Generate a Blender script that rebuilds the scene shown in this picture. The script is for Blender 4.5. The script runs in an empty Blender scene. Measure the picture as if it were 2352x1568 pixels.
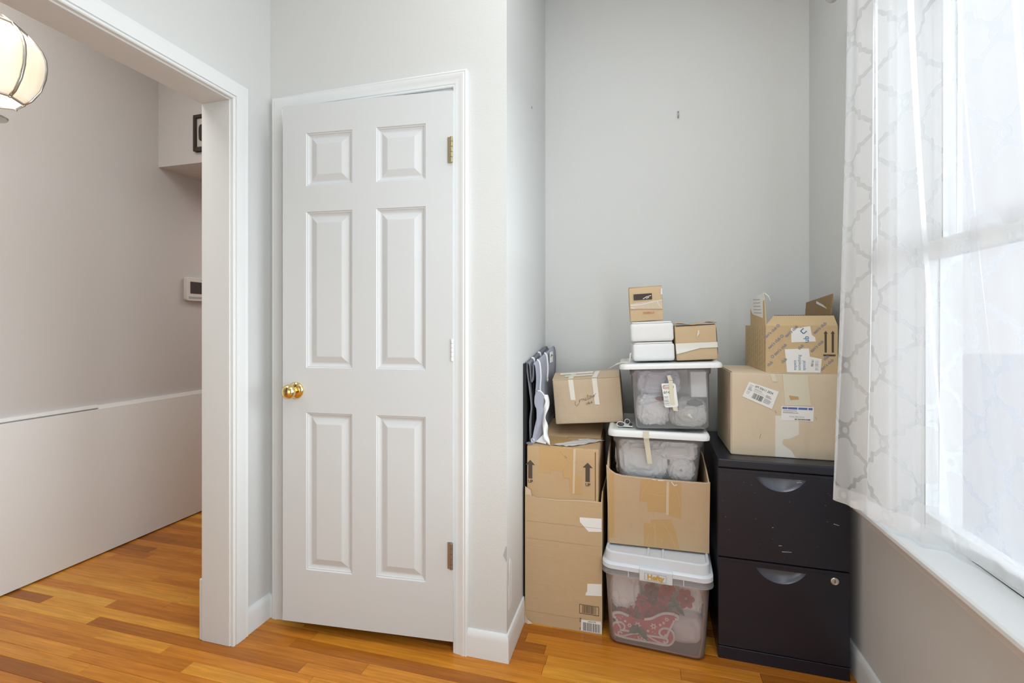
import bpy, bmesh, math, random
import numpy as np
from mathutils import Vector, Matrix, noise

S = bpy.context.scene
C = S.collection
R = math.radians
random.seed(7)

# ------------------------------------------------------------------ camera
THETA = 15.15
cam_d = bpy.data.cameras.new('camera')
cam = bpy.data.objects.new('camera', cam_d)
C.objects.link(cam)
cam.location = (0, 0, 1.19)
cam.rotation_euler = (R(90), 0, R(THETA))
cam_d.sensor_width = 36
cam_d.lens = 16.49
cam_d.shift_y = -0.01594
cam_d.clip_start = 0.02
S.camera = cam

# ------------------------------------------------------------------ view, world, lights
S.view_settings.view_transform = 'Standard'
S.view_settings.look = 'None'
S.view_settings.gamma = 1
S.view_settings.use_curve_mapping = False
S.view_settings.exposure = 0.0
W = bpy.data.worlds.new('sky')
S.world = W
W.use_nodes = True
bg = W.node_tree.nodes['Background']
bg.inputs[0].default_value = (0.86, 0.92, 1.0, 1)
bg.inputs[1].default_value = 1.1


def area_light(name, loc, rot, sx, sy, power, col):
    l = bpy.data.lights.new(name, 'AREA')
    l.shape = 'RECTANGLE'
    l.size, l.size_y, l.energy, l.color = sx, sy, power, col
    o = bpy.data.objects.new(name, l)
    o.location, o.rotation_euler = loc, rot
    C.objects.link(o)
    return o


sd_ = bpy.data.lights.new('hazy_sun', 'SUN')
sd_.energy, sd_.angle, sd_.color = 10.5, R(48), (0.90, 0.97, 1.0)
sun = bpy.data.objects.new('hazy_sun', sd_)
sun.rotation_euler = Vector((-1.2, 0.32, -0.02)).to_track_quat('-Z', 'Y').to_euler()
C.objects.link(sun)
# unseen fill lights added around the camera, hall lamp further down the hall
area_light('ceiling_fill_light', (0.15, 0.75, 2.86), (0, 0, 0), 1.2, 1.2, 19, (0.935, 0.98, 1.0))  # added overhead fill, no fixture modelled
area_light('rear_fill_light', (-0.8, -2.1, 0.95), (R(90), 0, R(-14)), 1.8, 1.7, 17, (0.86, 0.97, 1.0))  # added fill from behind the camera, no window in that wall
area_light('side_fill_light', (0.69, -0.02, 1.4), (0, R(90), 0), 1.9, 0.86, 28, (0.87, 0.965, 1.0))  # added fill from the right, no second window there
area_light('hall_ceiling_light', (-2.1, 2.9, 2.02), (0, 0, 0), 0.5, 0.5, 5.0, (1.0, 0.93, 0.88))
area_light('hall_fill_light', (-2.0, 0.6, 2.86), (0, 0, 0), 0.7, 1.4, 19, (0.98, 0.97, 0.94))  # added overhead fill that brightens the hall


# ------------------------------------------------------------------ materials
def new_mat(name):
    m = bpy.data.materials.new(name)
    m.use_nodes = True
    nt = m.node_tree
    return m, nt, nt.nodes['Principled BSDF']


def N(nt, t, **kw):
    n = nt.nodes.new(t)
    for k, v in kw.items():
        setattr(n, k, v)
    return n


def mix_col(nt, fac, a, b):
    n = N(nt, 'ShaderNodeMix', data_type='RGBA')
    for key, val in ((0, fac), (6, a), (7, b)):
        if hasattr(val, 'is_linked') or hasattr(val, 'links'):
            nt.links.new(val, n.inputs[key])
        else:
            n.inputs[key].default_value = val if key == 0 else (*val[:3], 1)
    return n.outputs[2]


def noise_tex(nt, scale, detail=3, vec=None, rough=0.5):
    n = N(nt, 'ShaderNodeTexNoise')
    n.inputs['Scale'].default_value = scale
    n.inputs['Detail'].default_value = detail
    n.inputs['Roughness'].default_value = rough
    if vec is not None:
        nt.links.new(vec, n.inputs['Vector'])
    return n.outputs[0]


def ramp(nt, fac, stops):
    n = N(nt, 'ShaderNodeValToRGB')
    nt.links.new(fac, n.inputs[0])
    el = n.color_ramp.elements
    while len(el) < len(stops):
        el.new(0.5)
    for e, (p, c) in zip(el, stops):
        e.position = p
        e.color = (*c, 1) if len(c) == 3 else c
    return n.outputs[0]


def mapping(nt, vec, scale=(1, 1, 1), loc=(0, 0, 0)):
    n = N(nt, 'ShaderNodeMapping')
    n.inputs['Scale'].default_value = scale
    n.inputs['Location'].default_value = loc
    nt.links.new(vec, n.inputs[0])
    return n.outputs[0]


def bump(nt, b, height, strength, dist=0.002):
    n = N(nt, 'ShaderNodeBump')
    n.inputs['Strength'].default_value = strength
    n.inputs['Distance'].default_value = dist
    nt.links.new(height, n.inputs['Height'])
    nt.links.new(n.outputs[0], b.inputs['Normal'])


def plain(name, col, rough=0.5, metal=0.0, spec=0.5):
    m, nt, b = new_mat(name)
    b.inputs['Base Color'].default_value = (*col, 1)
    b.inputs['Roughness'].default_value = rough
    b.inputs['Metallic'].default_value = metal
    b.inputs['Specular IOR Level'].default_value = spec
    return m


def paint(name, col, rough=0.6, peel=0.25, scale=170, var=0.03):
    m, nt, b = new_mat(name)
    pos = N(nt, 'ShaderNodeNewGeometry').outputs['Position']
    big = noise_tex(nt, 1.7, 3, pos)
    c2 = tuple(c * (1 - var) for c in col)
    nt.links.new(mix_col(nt, big, col, c2), b.inputs['Base Color'])
    b.inputs['Roughness'].default_value = rough
    b.inputs['Specular IOR Level'].default_value = 0.35
    bump(nt, b, noise_tex(nt, scale, 2, pos), peel, 0.002)
    return m


def cardboard(name, col, var=0.10, flute=(0, 0, 1)):
    m, nt, b = new_mat(name)
    tc = N(nt, 'ShaderNodeTexCoord').outputs['Object']
    big = noise_tex(nt, 7, 4, tc)
    fine = noise_tex(nt, 420, 2, tc)
    c2 = tuple(c * (1 - var) for c in col)
    c3 = tuple(c * 0.93 for c in col)
    base = mix_col(nt, big, col, c2)
    nt.links.new(mix_col(nt, fine, base, c3), b.inputs['Base Color'])
    b.inputs['Roughness'].default_value = 0.8
    b.inputs['Specular IOR Level'].default_value = 0.2
    sc = tuple(240 if f else 6 for f in flute)
    lines = noise_tex(nt, 1.0, 1, mapping(nt, tc, sc))
    dents = noise_tex(nt, 11, 3, tc)
    mth = N(nt, 'ShaderNodeMath', operation='MULTIPLY_ADD')
    nt.links.new(lines, mth.inputs[0])
    mth.inputs[1].default_value = 0.06
    nt.links.new(dents, mth.inputs[2])
    bump(nt, b, mth.outputs[0], 0.5, 0.008)
    return m


def frosted(name, col, clear):
    m, nt, b = new_mat(name)
    nt.nodes.remove(b)
    out = nt.nodes['Material Output']
    tr = N(nt, 'ShaderNodeBsdfTransparent')
    tr.inputs[0].default_value = (0.97, 0.97, 0.98, 1)
    df = N(nt, 'ShaderNodeBsdfDiffuse')
    tl = N(nt, 'ShaderNodeBsdfTranslucent')
    gl = N(nt, 'ShaderNodeBsdfGlossy')
    df.inputs[0].default_value = (*col, 1)
    tl.inputs[0].default_value = (*col, 1)
    gl.inputs['Roughness'].default_value = 0.28
    a = N(nt, 'ShaderNodeMixShader')
    a.inputs[0].default_value = 0.22
    nt.links.new(df.outputs[0], a.inputs[1])
    nt.links.new(tl.outputs[0], a.inputs[2])
    c = N(nt, 'ShaderNodeMixShader')
    c.inputs[0].default_value = clear
    nt.links.new(a.outputs[0], c.inputs[1])
    nt.links.new(tr.outputs[0], c.inputs[2])
    fr = N(nt, 'ShaderNodeFresnel')
    fr.inputs[0].default_value = 1.3
    d = N(nt, 'ShaderNodeMixShader')
    nt.links.new(fr.outputs[0], d.inputs[0])
    nt.links.new(c.outputs[0], d.inputs[1])
    nt.links.new(gl.outputs[0], d.inputs[2])
    nt.links.new(d.outputs[0], out.inputs[0])
    return m


def wood_floor():
    m, nt, b = new_mat('oak_strip')
    pos = N(nt, 'ShaderNodeNewGeometry').outputs['Position']
    rnd = N(nt, 'ShaderNodeObjectInfo').outputs['Random']
    off = N(nt, 'ShaderNodeCombineXYZ')
    k = N(nt, 'ShaderNodeMath', operation='MULTIPLY')
    nt.links.new(rnd, k.inputs[0])
    k.inputs[1].default_value = 37.0
    nt.links.new(k.outputs[0], off.inputs[0])
    nt.links.new(k.outputs[0], off.inputs[1])
    ad = N(nt, 'ShaderNodeVectorMath', operation='ADD')
    nt.links.new(pos, ad.inputs[0])
    nt.links.new(off.outputs[0], ad.inputs[1])
    grain = noise_tex(nt, 1.0, 5, mapping(nt, ad.outputs[0], (5, 120, 5)), 0.62)
    figure = noise_tex(nt, 1.0, 4, mapping(nt, ad.outputs[0], (3.0, 34, 2)), 0.62)
    base = ramp(nt, rnd, [(0.0, (0.37, 0.103, 0.010)), (0.15, (0.55, 0.17, 0.016)), (0.45, (0.76, 0.262, 0.025)),
                          (0.75, (0.86, 0.345, 0.036)), (0.9, (0.94, 0.43, 0.052)), (1.0, (0.98, 0.56, 0.10))])
    g = ramp(nt, grain, [(0.30, (0.0, 0.0, 0.0)), (0.75, (1, 1, 1))])
    dark = mix_col(nt, 0.55, base, (0.26, 0.075, 0.008))
    lite = mix_col(nt, 0.25, base, (0.86, 0.42, 0.06))
    f = mix_col(nt, ramp(nt, figure, [(0.3, (0, 0, 0)), (0.7, (1, 1, 1))]), dark, lite)
    col = mix_col(nt, 0.65, base, f)
    fin = N(nt, 'ShaderNodeMix', data_type='RGBA', blend_type='MULTIPLY')
    fin.inputs[0].default_value = 0.35
    nt.links.new(col, fin.inputs[6])
    nt.links.new(g, fin.inputs[7])
    nt.links.new(fin.outputs[2], b.inputs['Base Color'])
    b.inputs['Roughness'].default_value = 0.27
    b.inputs['Specular IOR Level'].default_value = 0.32
    bump(nt, b, grain, 0.06, 0.001)
    return m


M = {}
M['wall'] = paint('wall_paint', (0.66, 0.667, 0.66), 0.62, 0.22)
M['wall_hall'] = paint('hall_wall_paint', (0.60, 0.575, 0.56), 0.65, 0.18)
M['ceiling'] = paint('ceiling_paint', (0.86, 0.86, 0.85), 0.8, 0.15)
M['trim'] = paint('trim_paint', (0.755, 0.77, 0.775), 0.38, 0.05, 60, 0.015)
M['jamb'] = paint('jamb_paint', (0.69, 0.70, 0.70), 0.42, 0.1, 60, 0.03)
M['door'] = paint('door_paint', (0.63, 0.645, 0.655), 0.42, 0.05, 60, 0.015)
M['panelboard'] = paint('board_paint', (0.80, 0.80, 0.79), 0.5, 0.08, 40, 0.04)
M['floor'] = wood_floor()
M['door'].node_tree.nodes['Noise Texture.001'].inputs['Scale'].default_value = 1.0
_nt = M['door'].node_tree
_nt.links.new(mapping(_nt, N(_nt, 'ShaderNodeNewGeometry').outputs['Position'], (160, 160, 9)), _nt.nodes['Noise Texture.001'].inputs['Vector'])
M['dark'] = plain('dark_gap', (0.012, 0.011, 0.010), 0.9)
M['brass'] = plain('brass', (0.80, 0.60, 0.27), 0.12, 1.0)
M['hinge'] = plain('hinge_brass', (0.50, 0.42, 0.26), 0.3, 1.0)
M['steel'] = plain('hinge_steel', (0.35, 0.34, 0.33), 0.35, 1.0)
M['nickel'] = plain('nickel', (0.62, 0.60, 0.56), 0.28, 1.0)
M['lock'] = plain('lock_nickel', (0.78, 0.76, 0.72), 0.25, 1.0)
M['black_metal'] = plain('black_enamel', (0.012, 0.014, 0.025), 0.30, 0, 0.5)
M['scoop_sheen'] = plain('scoop_sheen', (0.075, 0.085, 0.115), 0.25, 0, 0.7)  # bluish reflection in the black handle put into its base colour
M['scuff'] = plain('scuff', (0.55, 0.55, 0.55), 0.7)
M['cb_tall'] = cardboard('cardboard_tall', (0.58, 0.415, 0.25), flute=(0, 0, 1))
M['cb_up'] = cardboard('cardboard_arrow', (0.55, 0.38, 0.22), flute=(1, 1, 0))
M['cb_xmas'] = cardboard('cardboard_pale', (0.58, 0.455, 0.32), 0.08, flute=(1, 1, 0))
M['cb_cut'] = cardboard('cardboard_brown', (0.57, 0.405, 0.25), 0.14, flute=(1, 1, 0))
M['cb_big'] = cardboard('cardboard_large', (0.7, 0.58, 0.43), 0.08, flute=(1, 1, 0))
M['cb_sam'] = cardboard('cardboard_printed', (0.62, 0.46, 0.265), 0.06, flute=(1, 1, 0))
M['cb_small'] = cardboard('cardboard_small', (0.61, 0.455, 0.285), 0.06, flute=(0, 0, 1))
M['cb_edge'] = plain('cardboard_torn', (0.62, 0.48, 0.34), 0.9)
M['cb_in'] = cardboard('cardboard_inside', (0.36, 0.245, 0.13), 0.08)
M['tape_brown'] = plain('packing_tape', (0.52, 0.33, 0.15), 0.4)
M['tape_clear'] = plain('clear_tape', (0.60, 0.50, 0.37), 0.16, 0, 0.8)
M['tape_cream'] = plain('masking_tape', (0.68, 0.64, 0.50), 0.6)
M['tape_white'] = plain('white_tape', (0.74, 0.71, 0.64), 0.5)
M['wrinkle'] = plain('tape_wrinkle', (0.64, 0.47, 0.27), 0.2, 0, 0.8)
M['film'] = plain('shrink_film', (0.80, 0.78, 0.74), 0.12, 0, 0.8)
M['paper'] = plain('white_paper', (0.82, 0.82, 0.80), 0.6)
M['ink'] = plain('black_ink', (0.04, 0.035, 0.03), 0.7)
M['ink_brown'] = plain('brown_ink', (0.085, 0.06, 0.045), 0.8)
M['ink_grey'] = plain('grey_ink', (0.42, 0.42, 0.43), 0.7)
M['ink_red'] = plain('red_ink', (0.42, 0.10, 0.06), 0.7)
M['ink_blue'] = plain('blue_ink', (0.20, 0.22, 0.33), 0.7)
M['ink_logo'] = plain('logo_blue', (0.09, 0.22, 0.40), 0.6)
M['ink_navy'] = plain('label_blue', (0.10, 0.15, 0.42), 0.6)
M['ink_tan'] = plain('tan_print', (0.36, 0.25, 0.14), 0.8)
M['pen'] = plain('pen_ink', (0.20, 0.13, 0.09), 0.8)
M['gold'] = plain('gold_letters', (0.58, 0.36, 0.07), 0.4)
M['white_plastic'] = plain('white_plastic', (0.79, 0.79, 0.785), 0.35)
M['foam'] = paint('foam', (0.775, 0.77, 0.765), 0.75, 0.3, 260, 0.01)
M['lid_grey'] = plain('lid_plastic', (0.68, 0.715, 0.77), 0.3)
M['frost'] = frosted('frosted_plastic', (0.93, 0.93, 0.945), 0.86)
M['frost_lilac'] = frosted('frosted_plastic_lilac', (0.93, 0.885, 0.905), 0.84)
M['bag'] = plain('white_bag', (0.93, 0.93, 0.93), 0.45)
M['tissue'] = plain('tissue', (0.94, 0.92, 0.90), 0.7)
M['grey_bag'] = plain('grey_bag', (0.66, 0.66, 0.76), 0.5)
M['plush'] = paint('filling', (0.80, 0.79, 0.76), 0.9, 0.6, 60, 0.25)
M['green_dark'] = plain('dark_green', (0.05, 0.09, 0.075), 0.7)
M['rose'] = plain('rose_red', (0.55, 0.006, 0.02), 0.6)
M['rose_dark'] = plain('rose_dark', (0.22, 0.006, 0.03), 0.7)
M['leaf'] = plain('rose_leaf', (0.03, 0.13, 0.06), 0.6)
M['sleigh'] = plain('sleigh_red', (0.56, 0.05, 0.085), 0.6)
M['sleigh_white'] = plain('sleigh_white', (0.86, 0.82, 0.76), 0.6)
M['brown_thing'] = plain('brown_brim', (0.22, 0.10, 0.07), 0.7)
M['mauve'] = plain('mauve', (0.70, 0.61, 0.63), 0.6)
M['fabric'] = paint('grey_fabric', (0.20, 0.205, 0.24), 0.85, 0.5, 500, 0.1)
M['fabric_light'] = paint('grey_fabric_light', (0.36, 0.37, 0.44), 0.85, 0.5, 500, 0.1)
M['fabric_dark'] = plain('black_fabric', (0.016, 0.016, 0.018), 0.9)
M['piping'] = plain('white_piping', (0.78, 0.78, 0.78), 0.6)
M['frame_brown'] = plain('dark_frame', (0.035, 0.024, 0.017), 0.45)
M['mat_board'] = plain('picture_mat', (0.55, 0.51, 0.48), 0.7)
M['screen'] = plain('dark_screen', (0.06, 0.045, 0.04), 0.15)
M['thermo'] = plain('thermostat_plastic', (0.72, 0.69, 0.66), 0.45)
M['ground'] = plain('pavement', (0.55, 0.57, 0.62), 0.9)


def glass_mat():
    m, nt, b = new_mat('window_glass')
    nt.nodes.remove(b)
    out = nt.nodes['Material Output']
    tr = N(nt, 'ShaderNodeBsdfTransparent')
    tr.inputs[0].default_value = (0.97, 0.98, 0.99, 1)
    gl = N(nt, 'ShaderNodeBsdfGlossy')
    gl.inputs['Roughness'].default_value = 0.02
    mx = N(nt, 'ShaderNodeMixShader')
    mx.inputs[0].default_value = 0.06
    nt.links.new(tr.outputs[0], mx.inputs[1])
    nt.links.new(gl.outputs[0], mx.inputs[2])
    nt.links.new(mx.outputs[0], out.inputs[0])
    return m


M['glass'] = glass_mat()


def lamp_glass():
    m, nt, b = new_mat('lit_lamp_glass')
    b.inputs['Base Color'].default_value = (0.85, 0.78, 0.62, 1)
    b.inputs['Roughness'].default_value = 0.25
    tc = N(nt, 'ShaderNodeTexCoord').outputs['Object']
    v = N(nt, 'ShaderNodeVectorMath', operation='LENGTH')
    nt.links.new(mapping(nt, tc, (1, 1, 1.1)), v.inputs[0])
    e = ramp(nt, noise_tex(nt, 9, 3, tc), [(0.35, (1.0, 0.86, 0.62)), (0.65, (1.0, 0.93, 0.78))])
    nt.links.new(e, b.inputs['Emission Color'])
    b.inputs['Emission Strength'].default_value = 0.62
    return m


M['lamp_glass'] = lamp_glass()
mb_, nt_, b_ = new_mat('lamp_bulb')
b_.inputs['Emission Color'].default_value = (1, 0.92, 0.78, 1)
b_.inputs['Emission Strength'].default_value = 12
M['bulb'] = mb_


def sheer():
    m, nt, b = new_mat('sheer_curtain')
    nt.nodes.remove(b)
    out = nt.nodes['Material Output']
    at = N(nt, 'ShaderNodeAttribute', attribute_name='trellis')
    hem = N(nt, 'ShaderNodeAttribute', attribute_name='hem')
    mr = N(nt, 'ShaderNodeMapRange', interpolation_type='SMOOTHSTEP')
    nt.links.new(at.outputs['Fac'], mr.inputs['Value'])
    mr.inputs['From Min'].default_value = 0.0046
    mr.inputs['From Max'].default_value = 0.0066
    mr.inputs['To Min'].default_value = 0.62      # burnt-out lines: clearer
    mr.inputs['To Max'].default_value = 0.42      # ground cloth: denser
    hm = N(nt, 'ShaderNodeMath', operation='MULTIPLY')
    one = N(nt, 'ShaderNodeMath', operation='MULTIPLY_ADD')
    nt.links.new(hem.outputs['Fac'], one.inputs[0])
    one.inputs[1].default_value = -0.55
    one.inputs[2].default_value = 1.0
    nt.links.new(mr.outputs[0], hm.inputs[0])
    nt.links.new(one.outputs[0], hm.inputs[1])
    tr = N(nt, 'ShaderNodeBsdfTransparent')
    df = N(nt, 'ShaderNodeBsdfDiffuse')
    tl = N(nt, 'ShaderNodeBsdfTranslucent')
    df.inputs[0].default_value = (0.88, 0.89, 0.90, 1)
    tl.inputs[0].default_value = (0.88, 0.89, 0.91, 1)
    a = N(nt, 'ShaderNodeMixShader')
    a.inputs[0].default_value = 0.20
    nt.links.new(df.outputs[0], a.inputs[1])
    nt.links.new(tl.outputs[0], a.inputs[2])
    c = N(nt, 'ShaderNodeMixShader')
    nt.links.new(hm.outputs[0], c.inputs[0])
    nt.links.new(a.outputs[0], c.inputs[1])
    nt.links.new(tr.outputs[0], c.inputs[2])
    nt.links.new(c.outputs[0], out.inputs[0])
    return m


M['sheer'] = sheer()


# ------------------------------------------------------------------ mesh helpers
class MB:
    def __init__(self):
        self.v, self.f = [], []

    def add(self, vs, fs):
        n = len(self.v)
        self.v += [tuple(p) for p in vs]
        self.f += [tuple(i + n for i in f) for f in fs]
        return self

    def box(self, x0, x1, y0, y1, z0, z1):
        vs = [(x, y, z) for z in (z0, z1) for y in (y0, y1) for x in (x0, x1)]
        return self.add(vs, [(0, 2, 3, 1), (4, 5, 7, 6), (0, 1, 5, 4), (2, 6, 7, 3), (0, 4, 6, 2), (1, 3, 7, 5)])

    def prism(self, poly, to3, a, b):
        """poly: 2D points (counter-clockwise); to3(p, t) -> 3D; caps at a and b."""
        n = len(poly)
        vs = [to3(p, a) for p in poly] + [to3(p, b) for p in poly]
        fs = [tuple(range(n)), tuple(reversed(range(n, 2 * n)))]
        fs += [(i, i + n, (i + 1) % n + n, (i + 1) % n) for i in range(n)]
        return self.add(vs, fs)

    def rings(self, rings, cap0=False, cap1=False, closed=True):
        n = len(rings[0])
        vs = [p for r in rings for p in r]
        fs = []
        m = n if closed else n - 1
        for j in range(len(rings) - 1):
            for i in range(m):
                k = (i + 1) % n
                fs.append((j * n + i, j * n + k, (j + 1) * n + k, (j + 1) * n + i))
        if cap0:
            fs.append(tuple(reversed(range(n))))
        if cap1:
            fs.append(tuple(range((len(rings) - 1) * n, len(rings) * n)))
        return self.add(vs, fs)

    def lathe(self, prof, seg=24, mat=None):
        mat = mat or Matrix()
        rs = []
        for r, z in prof:
            rs.append([mat @ Vector((r * math.cos(2 * math.pi * i / seg), r * math.sin(2 * math.pi * i / seg), z))
                       for i in range(seg)])
        return self.rings(rs, prof[0][0] > 1e-6, prof[-1][0] > 1e-6)

    def tube(self, pts, r, seg=8, closed=False):
        pts = [Vector(p) for p in pts]
        rs = []
        n = len(pts)
        up = Vector((0.13, 0.31, 0.94))
        for i, p in enumerate(pts):
            a = pts[(i - 1) % n] if closed or i > 0 else p
            b = pts[(i + 1) % n] if closed or i < n - 1 else p
            t = (b - a).normalized()
            s = t.cross(up)
            if s.length < 1e-4:
                s = t.cross(Vector((1, 0, 0)))
            s.normalize()
            q = s.cross(t)
            rr = r[i] if isinstance(r, (list, tuple)) else r
            rs.append([p + (s * math.cos(2 * math.pi * k / seg) + q * math.sin(2 * math.pi * k / seg)) * rr
                       for k in range(seg)])
        if closed:
            rs.append(rs[0])
        return self.rings(rs, not closed, not closed)

    def grid(self, rows, flip=False):
        h, w = len(rows), len(rows[0])
        vs = [p for r in rows for p in r]
        fs = []
        for j in range(h - 1):
            for i in range(w - 1):
                q = (j * w + i, j * w + i + 1, (j + 1) * w + i + 1, (j + 1) * w + i)
                fs.append(tuple(reversed(q)) if flip else q)
        return self.add(vs, fs)

    def build(self, name, mat, parent=None, loc=(0, 0, 0), rot=(0, 0, 0), smooth=False, solid=0.0, bevel=0.0, off=0.0,
              angle=None):
        me = bpy.data.meshes.new(name)
        me.from_pydata(self.v, [], self.f)
        bm = bmesh.new()
        bm.from_mesh(me)
        bmesh.ops.remove_doubles(bm, verts=bm.verts, dist=1e-6)
        bmesh.ops.recalc_face_normals(bm, faces=bm.faces)
        bm.to_mesh(me)
        bm.free()
        return link(name, me, mat, parent, loc, rot, smooth, solid, bevel, off, angle)


def link(name, me, mat, parent=None, loc=(0, 0, 0), rot=(0, 0, 0), smooth=False, solid=0.0, bevel=0.0, off=0.0, angle=None):
    if mat is not None and not me.materials:
        me.materials.append(mat)
    if smooth:
        for p in me.polygons:
            p.use_smooth = True
        if angle:
            me.set_sharp_from_angle(angle=R(angle))
    o = bpy.data.objects.new(name, me)
    C.objects.link(o)
    o.location, o.rotation_euler = loc, rot
    if parent is not None:
        o.parent = parent
    if solid:
        md = o.modifiers.new('thickness', 'SOLIDIFY')
        md.thickness = solid
        md.offset = off
    if bevel:
        md = o.modifiers.new('edges', 'BEVEL')
        md.width = bevel
        md.segments = 2
        md.limit_method = 'ANGLE'
    return o


def thing(name, label, cat, loc=(0, 0, 0), rot=(0, 0, 0), group=None):
    o = bpy.data.objects.new(name, None)
    o.empty_display_size = 0.05
    C.objects.link(o)
    o.location, o.rotation_euler = loc, rot
    o['label'], o['category'] = label, cat
    if group:
        o['group'] = group
    return o


def tag(o, label, cat, group=None):
    o['label'], o['category'] = label, cat
    if group:
        o['group'] = group
    return o


def struct(o, label=None):
    o['kind'] = 'structure'
    if label:
        o['label'] = label
    return o


def rbox(w, d, h, r=0.004, bulge=0.0, n=6, wob=0.0, seed=0):
    """Box with rounded edges, front face at y=0, base at z=0, x centred."""
    half = Vector((w / 2, d / 2, h / 2))
    ax = []
    for L in half:
        e = [-L, -L + r * 0.4, -L + r]
        mid = [-L + r + (2 * L - 2 * r) * k / n for k in range(1, n)]
        ax.append(e + mid + [L - r, L - r * 0.4, L])
    mb = MB()

    def pt(p):
        inner = Vector([max(-(half[i] - r), min(half[i] - r, p[i])) for i in range(3)])
        dv = p - inner
        if dv.length > 1e-9:
            q = inner + dv.normalized() * r
        else:
            q = p.copy()
        if bulge:
            for i in range(3):
                if abs(abs(p[i]) - half[i]) < 1e-9:
                    j, k = [x for x in range(3) if x != i]
                    q[i] += math.copysign(1, p[i]) * bulge * (1 - (p[j] / half[j]) ** 2) * (1 - (p[k] / half[k]) ** 2)
        if wob:
            nv = noise.noise_vector(q * 7 + Vector((seed, seed * 2.1, 0)))
            q += nv * wob
        return (q.x, q.y + d / 2, q.z + h / 2)
    for i in range(3):
        j, k = [x for x in range(3) if x != i]
        for s in (-1, 1):
            rows = []
            for a in ax[j]:
                row = []
                for b in ax[k]:
                    p = Vector((0, 0, 0))
                    p[i], p[j], p[k] = s * half[i], a, b
                    row.append(pt(p))
                rows.append(row)
            mb.grid(rows)
    return mb


def rrect(w, d, r, z, n=5, cy=None):
    """Rounded rectangle ring, x centred, y from 0..d shifted so its centre is cy."""
    cy = d / 2 if cy is None else cy
    pts = []
    for (sx, sy, a0) in ((1, 1, 0), (-1, 1, 90), (-1, -1, 180), (1, -1, 270)):
        for k in range(n + 1):
            a = R(a0 + 90 * k / n)
            pts.append((sx * (w / 2 - r) + r * math.cos(a), cy + sy * (d / 2 - r) + r * math.sin(a), z))
    return pts


def patch(poly, mat, parent, name, y=-0.0006, t=0.0004, loc=(0, 0, 0), rot=(0, 0, 0)):
    """Flat print, tape or label on a face that looks to -y; poly in (x, z)."""
    mb = MB()
    mb.prism(poly, lambda p, s: (p[0], s, p[1]), y, y + t)
    return mb.build(name, mat, parent, loc, rot)


def rect(x0, x1, z0, z1):
    return [(x0, z0), (x1, z0), (x1, z1), (x0, z1)]


def text(s, size, mat, parent, x, z, y=-0.0009, roll=0, sx=1.0, align='CENTER', name='lettering', bold=0.0, shear=0):
    cu = bpy.data.curves.new('text', 'FONT')
    cu.body = s
    cu.size = size
    cu.align_x = align
    cu.align_y = 'CENTER'
    cu.extrude = 0.0001
    cu.offset = bold
    cu.shear = shear
    cu.resolution_u = 3
    t = bpy.data.objects.new('text', cu)
    C.objects.link(t)
    dg = bpy.context.evaluated_depsgraph_get()
    me = bpy.data.meshes.new_from_object(t.evaluated_get(dg))
    bpy.data.objects.remove(t)
    bpy.data.curves.remove(cu)
    me.materials.clear()
    o = link(name, me, mat, parent)
    o.matrix_local = (Matrix.Translation((x, y, z)) @ Matrix.Rotation(R(90), 4, 'X') @ Matrix.Rotation(R(roll), 4, 'Z')
                      @ Matrix.Diagonal((sx, 1, 1, 1)))
    return o


def bars(x0, x1, z0, z1, mat, parent, n=26, seed=1, y=-0.0009, name='barcode', loc=(0, 0, 0), rot=(0, 0, 0), horiz=False):
    rg = random.Random(seed)
    mb = MB()
    a0, a1 = (z0, z1) if horiz else (x0, x1)
    step = (a1 - a0) / n
    for i in range(n):
        w = step * rg.uniform(0.2, 0.8)
        a = a0 + i * step
        if horiz:
            mb.box(x0, x0 + (x1 - x0) * rg.uniform(0.6, 1), y, y + 0.0003, a, a + w)
        else:
            mb.box(a, a + w, y, y + 0.0003, z0, z1)
    return mb.build(name, mat, parent, loc, rot)


def ribbon(polys, w, mat, parent, name, y=-0.0008):
    mb = MB()
    for pl in polys:
        for (a, b) in zip(pl[:-1], pl[1:]):
            d = Vector((b[0] - a[0], b[1] - a[1]))
            if d.length < 1e-7:
                continue
            d.normalize()
            q = Vector((-d.y, d.x)) * w / 2
            e = d * w * 0.35
            c = [(a[0] - e.x + q.x, a[1] - e.y + q.y), (a[0] - e.x - q.x, a[1] - e.y - q.y),
                 (b[0] + e.x - q.x, b[1] + e.y - q.y), (b[0] + e.x + q.x, b[1] + e.y + q.y)]
            mb.add([(p[0], y, p[1]) for p in c], [(0, 1, 2, 3)])
    return mb.build(name, mat, parent)


def spline(pts, n=6, closed=False):
    """Catmull-Rom through 2D/3D points."""
    P = [Vector(p) for p in pts]
    out = []
    m = len(P)
    rng = range(m if closed else m - 1)
    for i in rng:
        p0 = P[(i - 1) % m] if closed or i > 0 else P[i]
        p1, p2 = P[i], P[(i + 1) % m]
        p3 = P[(i + 2) % m] if closed or i + 2 < m else p2
        for k in range(n):
            t = k / n
            out.append(0.5 * ((2 * p1) + (p2 - p0) * t + (2 * p0 - 5 * p1 + 4 * p2 - p3) * t * t + (3 * p1 - p0 - 3 * p2 + p3) * t ** 3))
    if not closed:
        out.append(P[-1])
    return out


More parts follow.
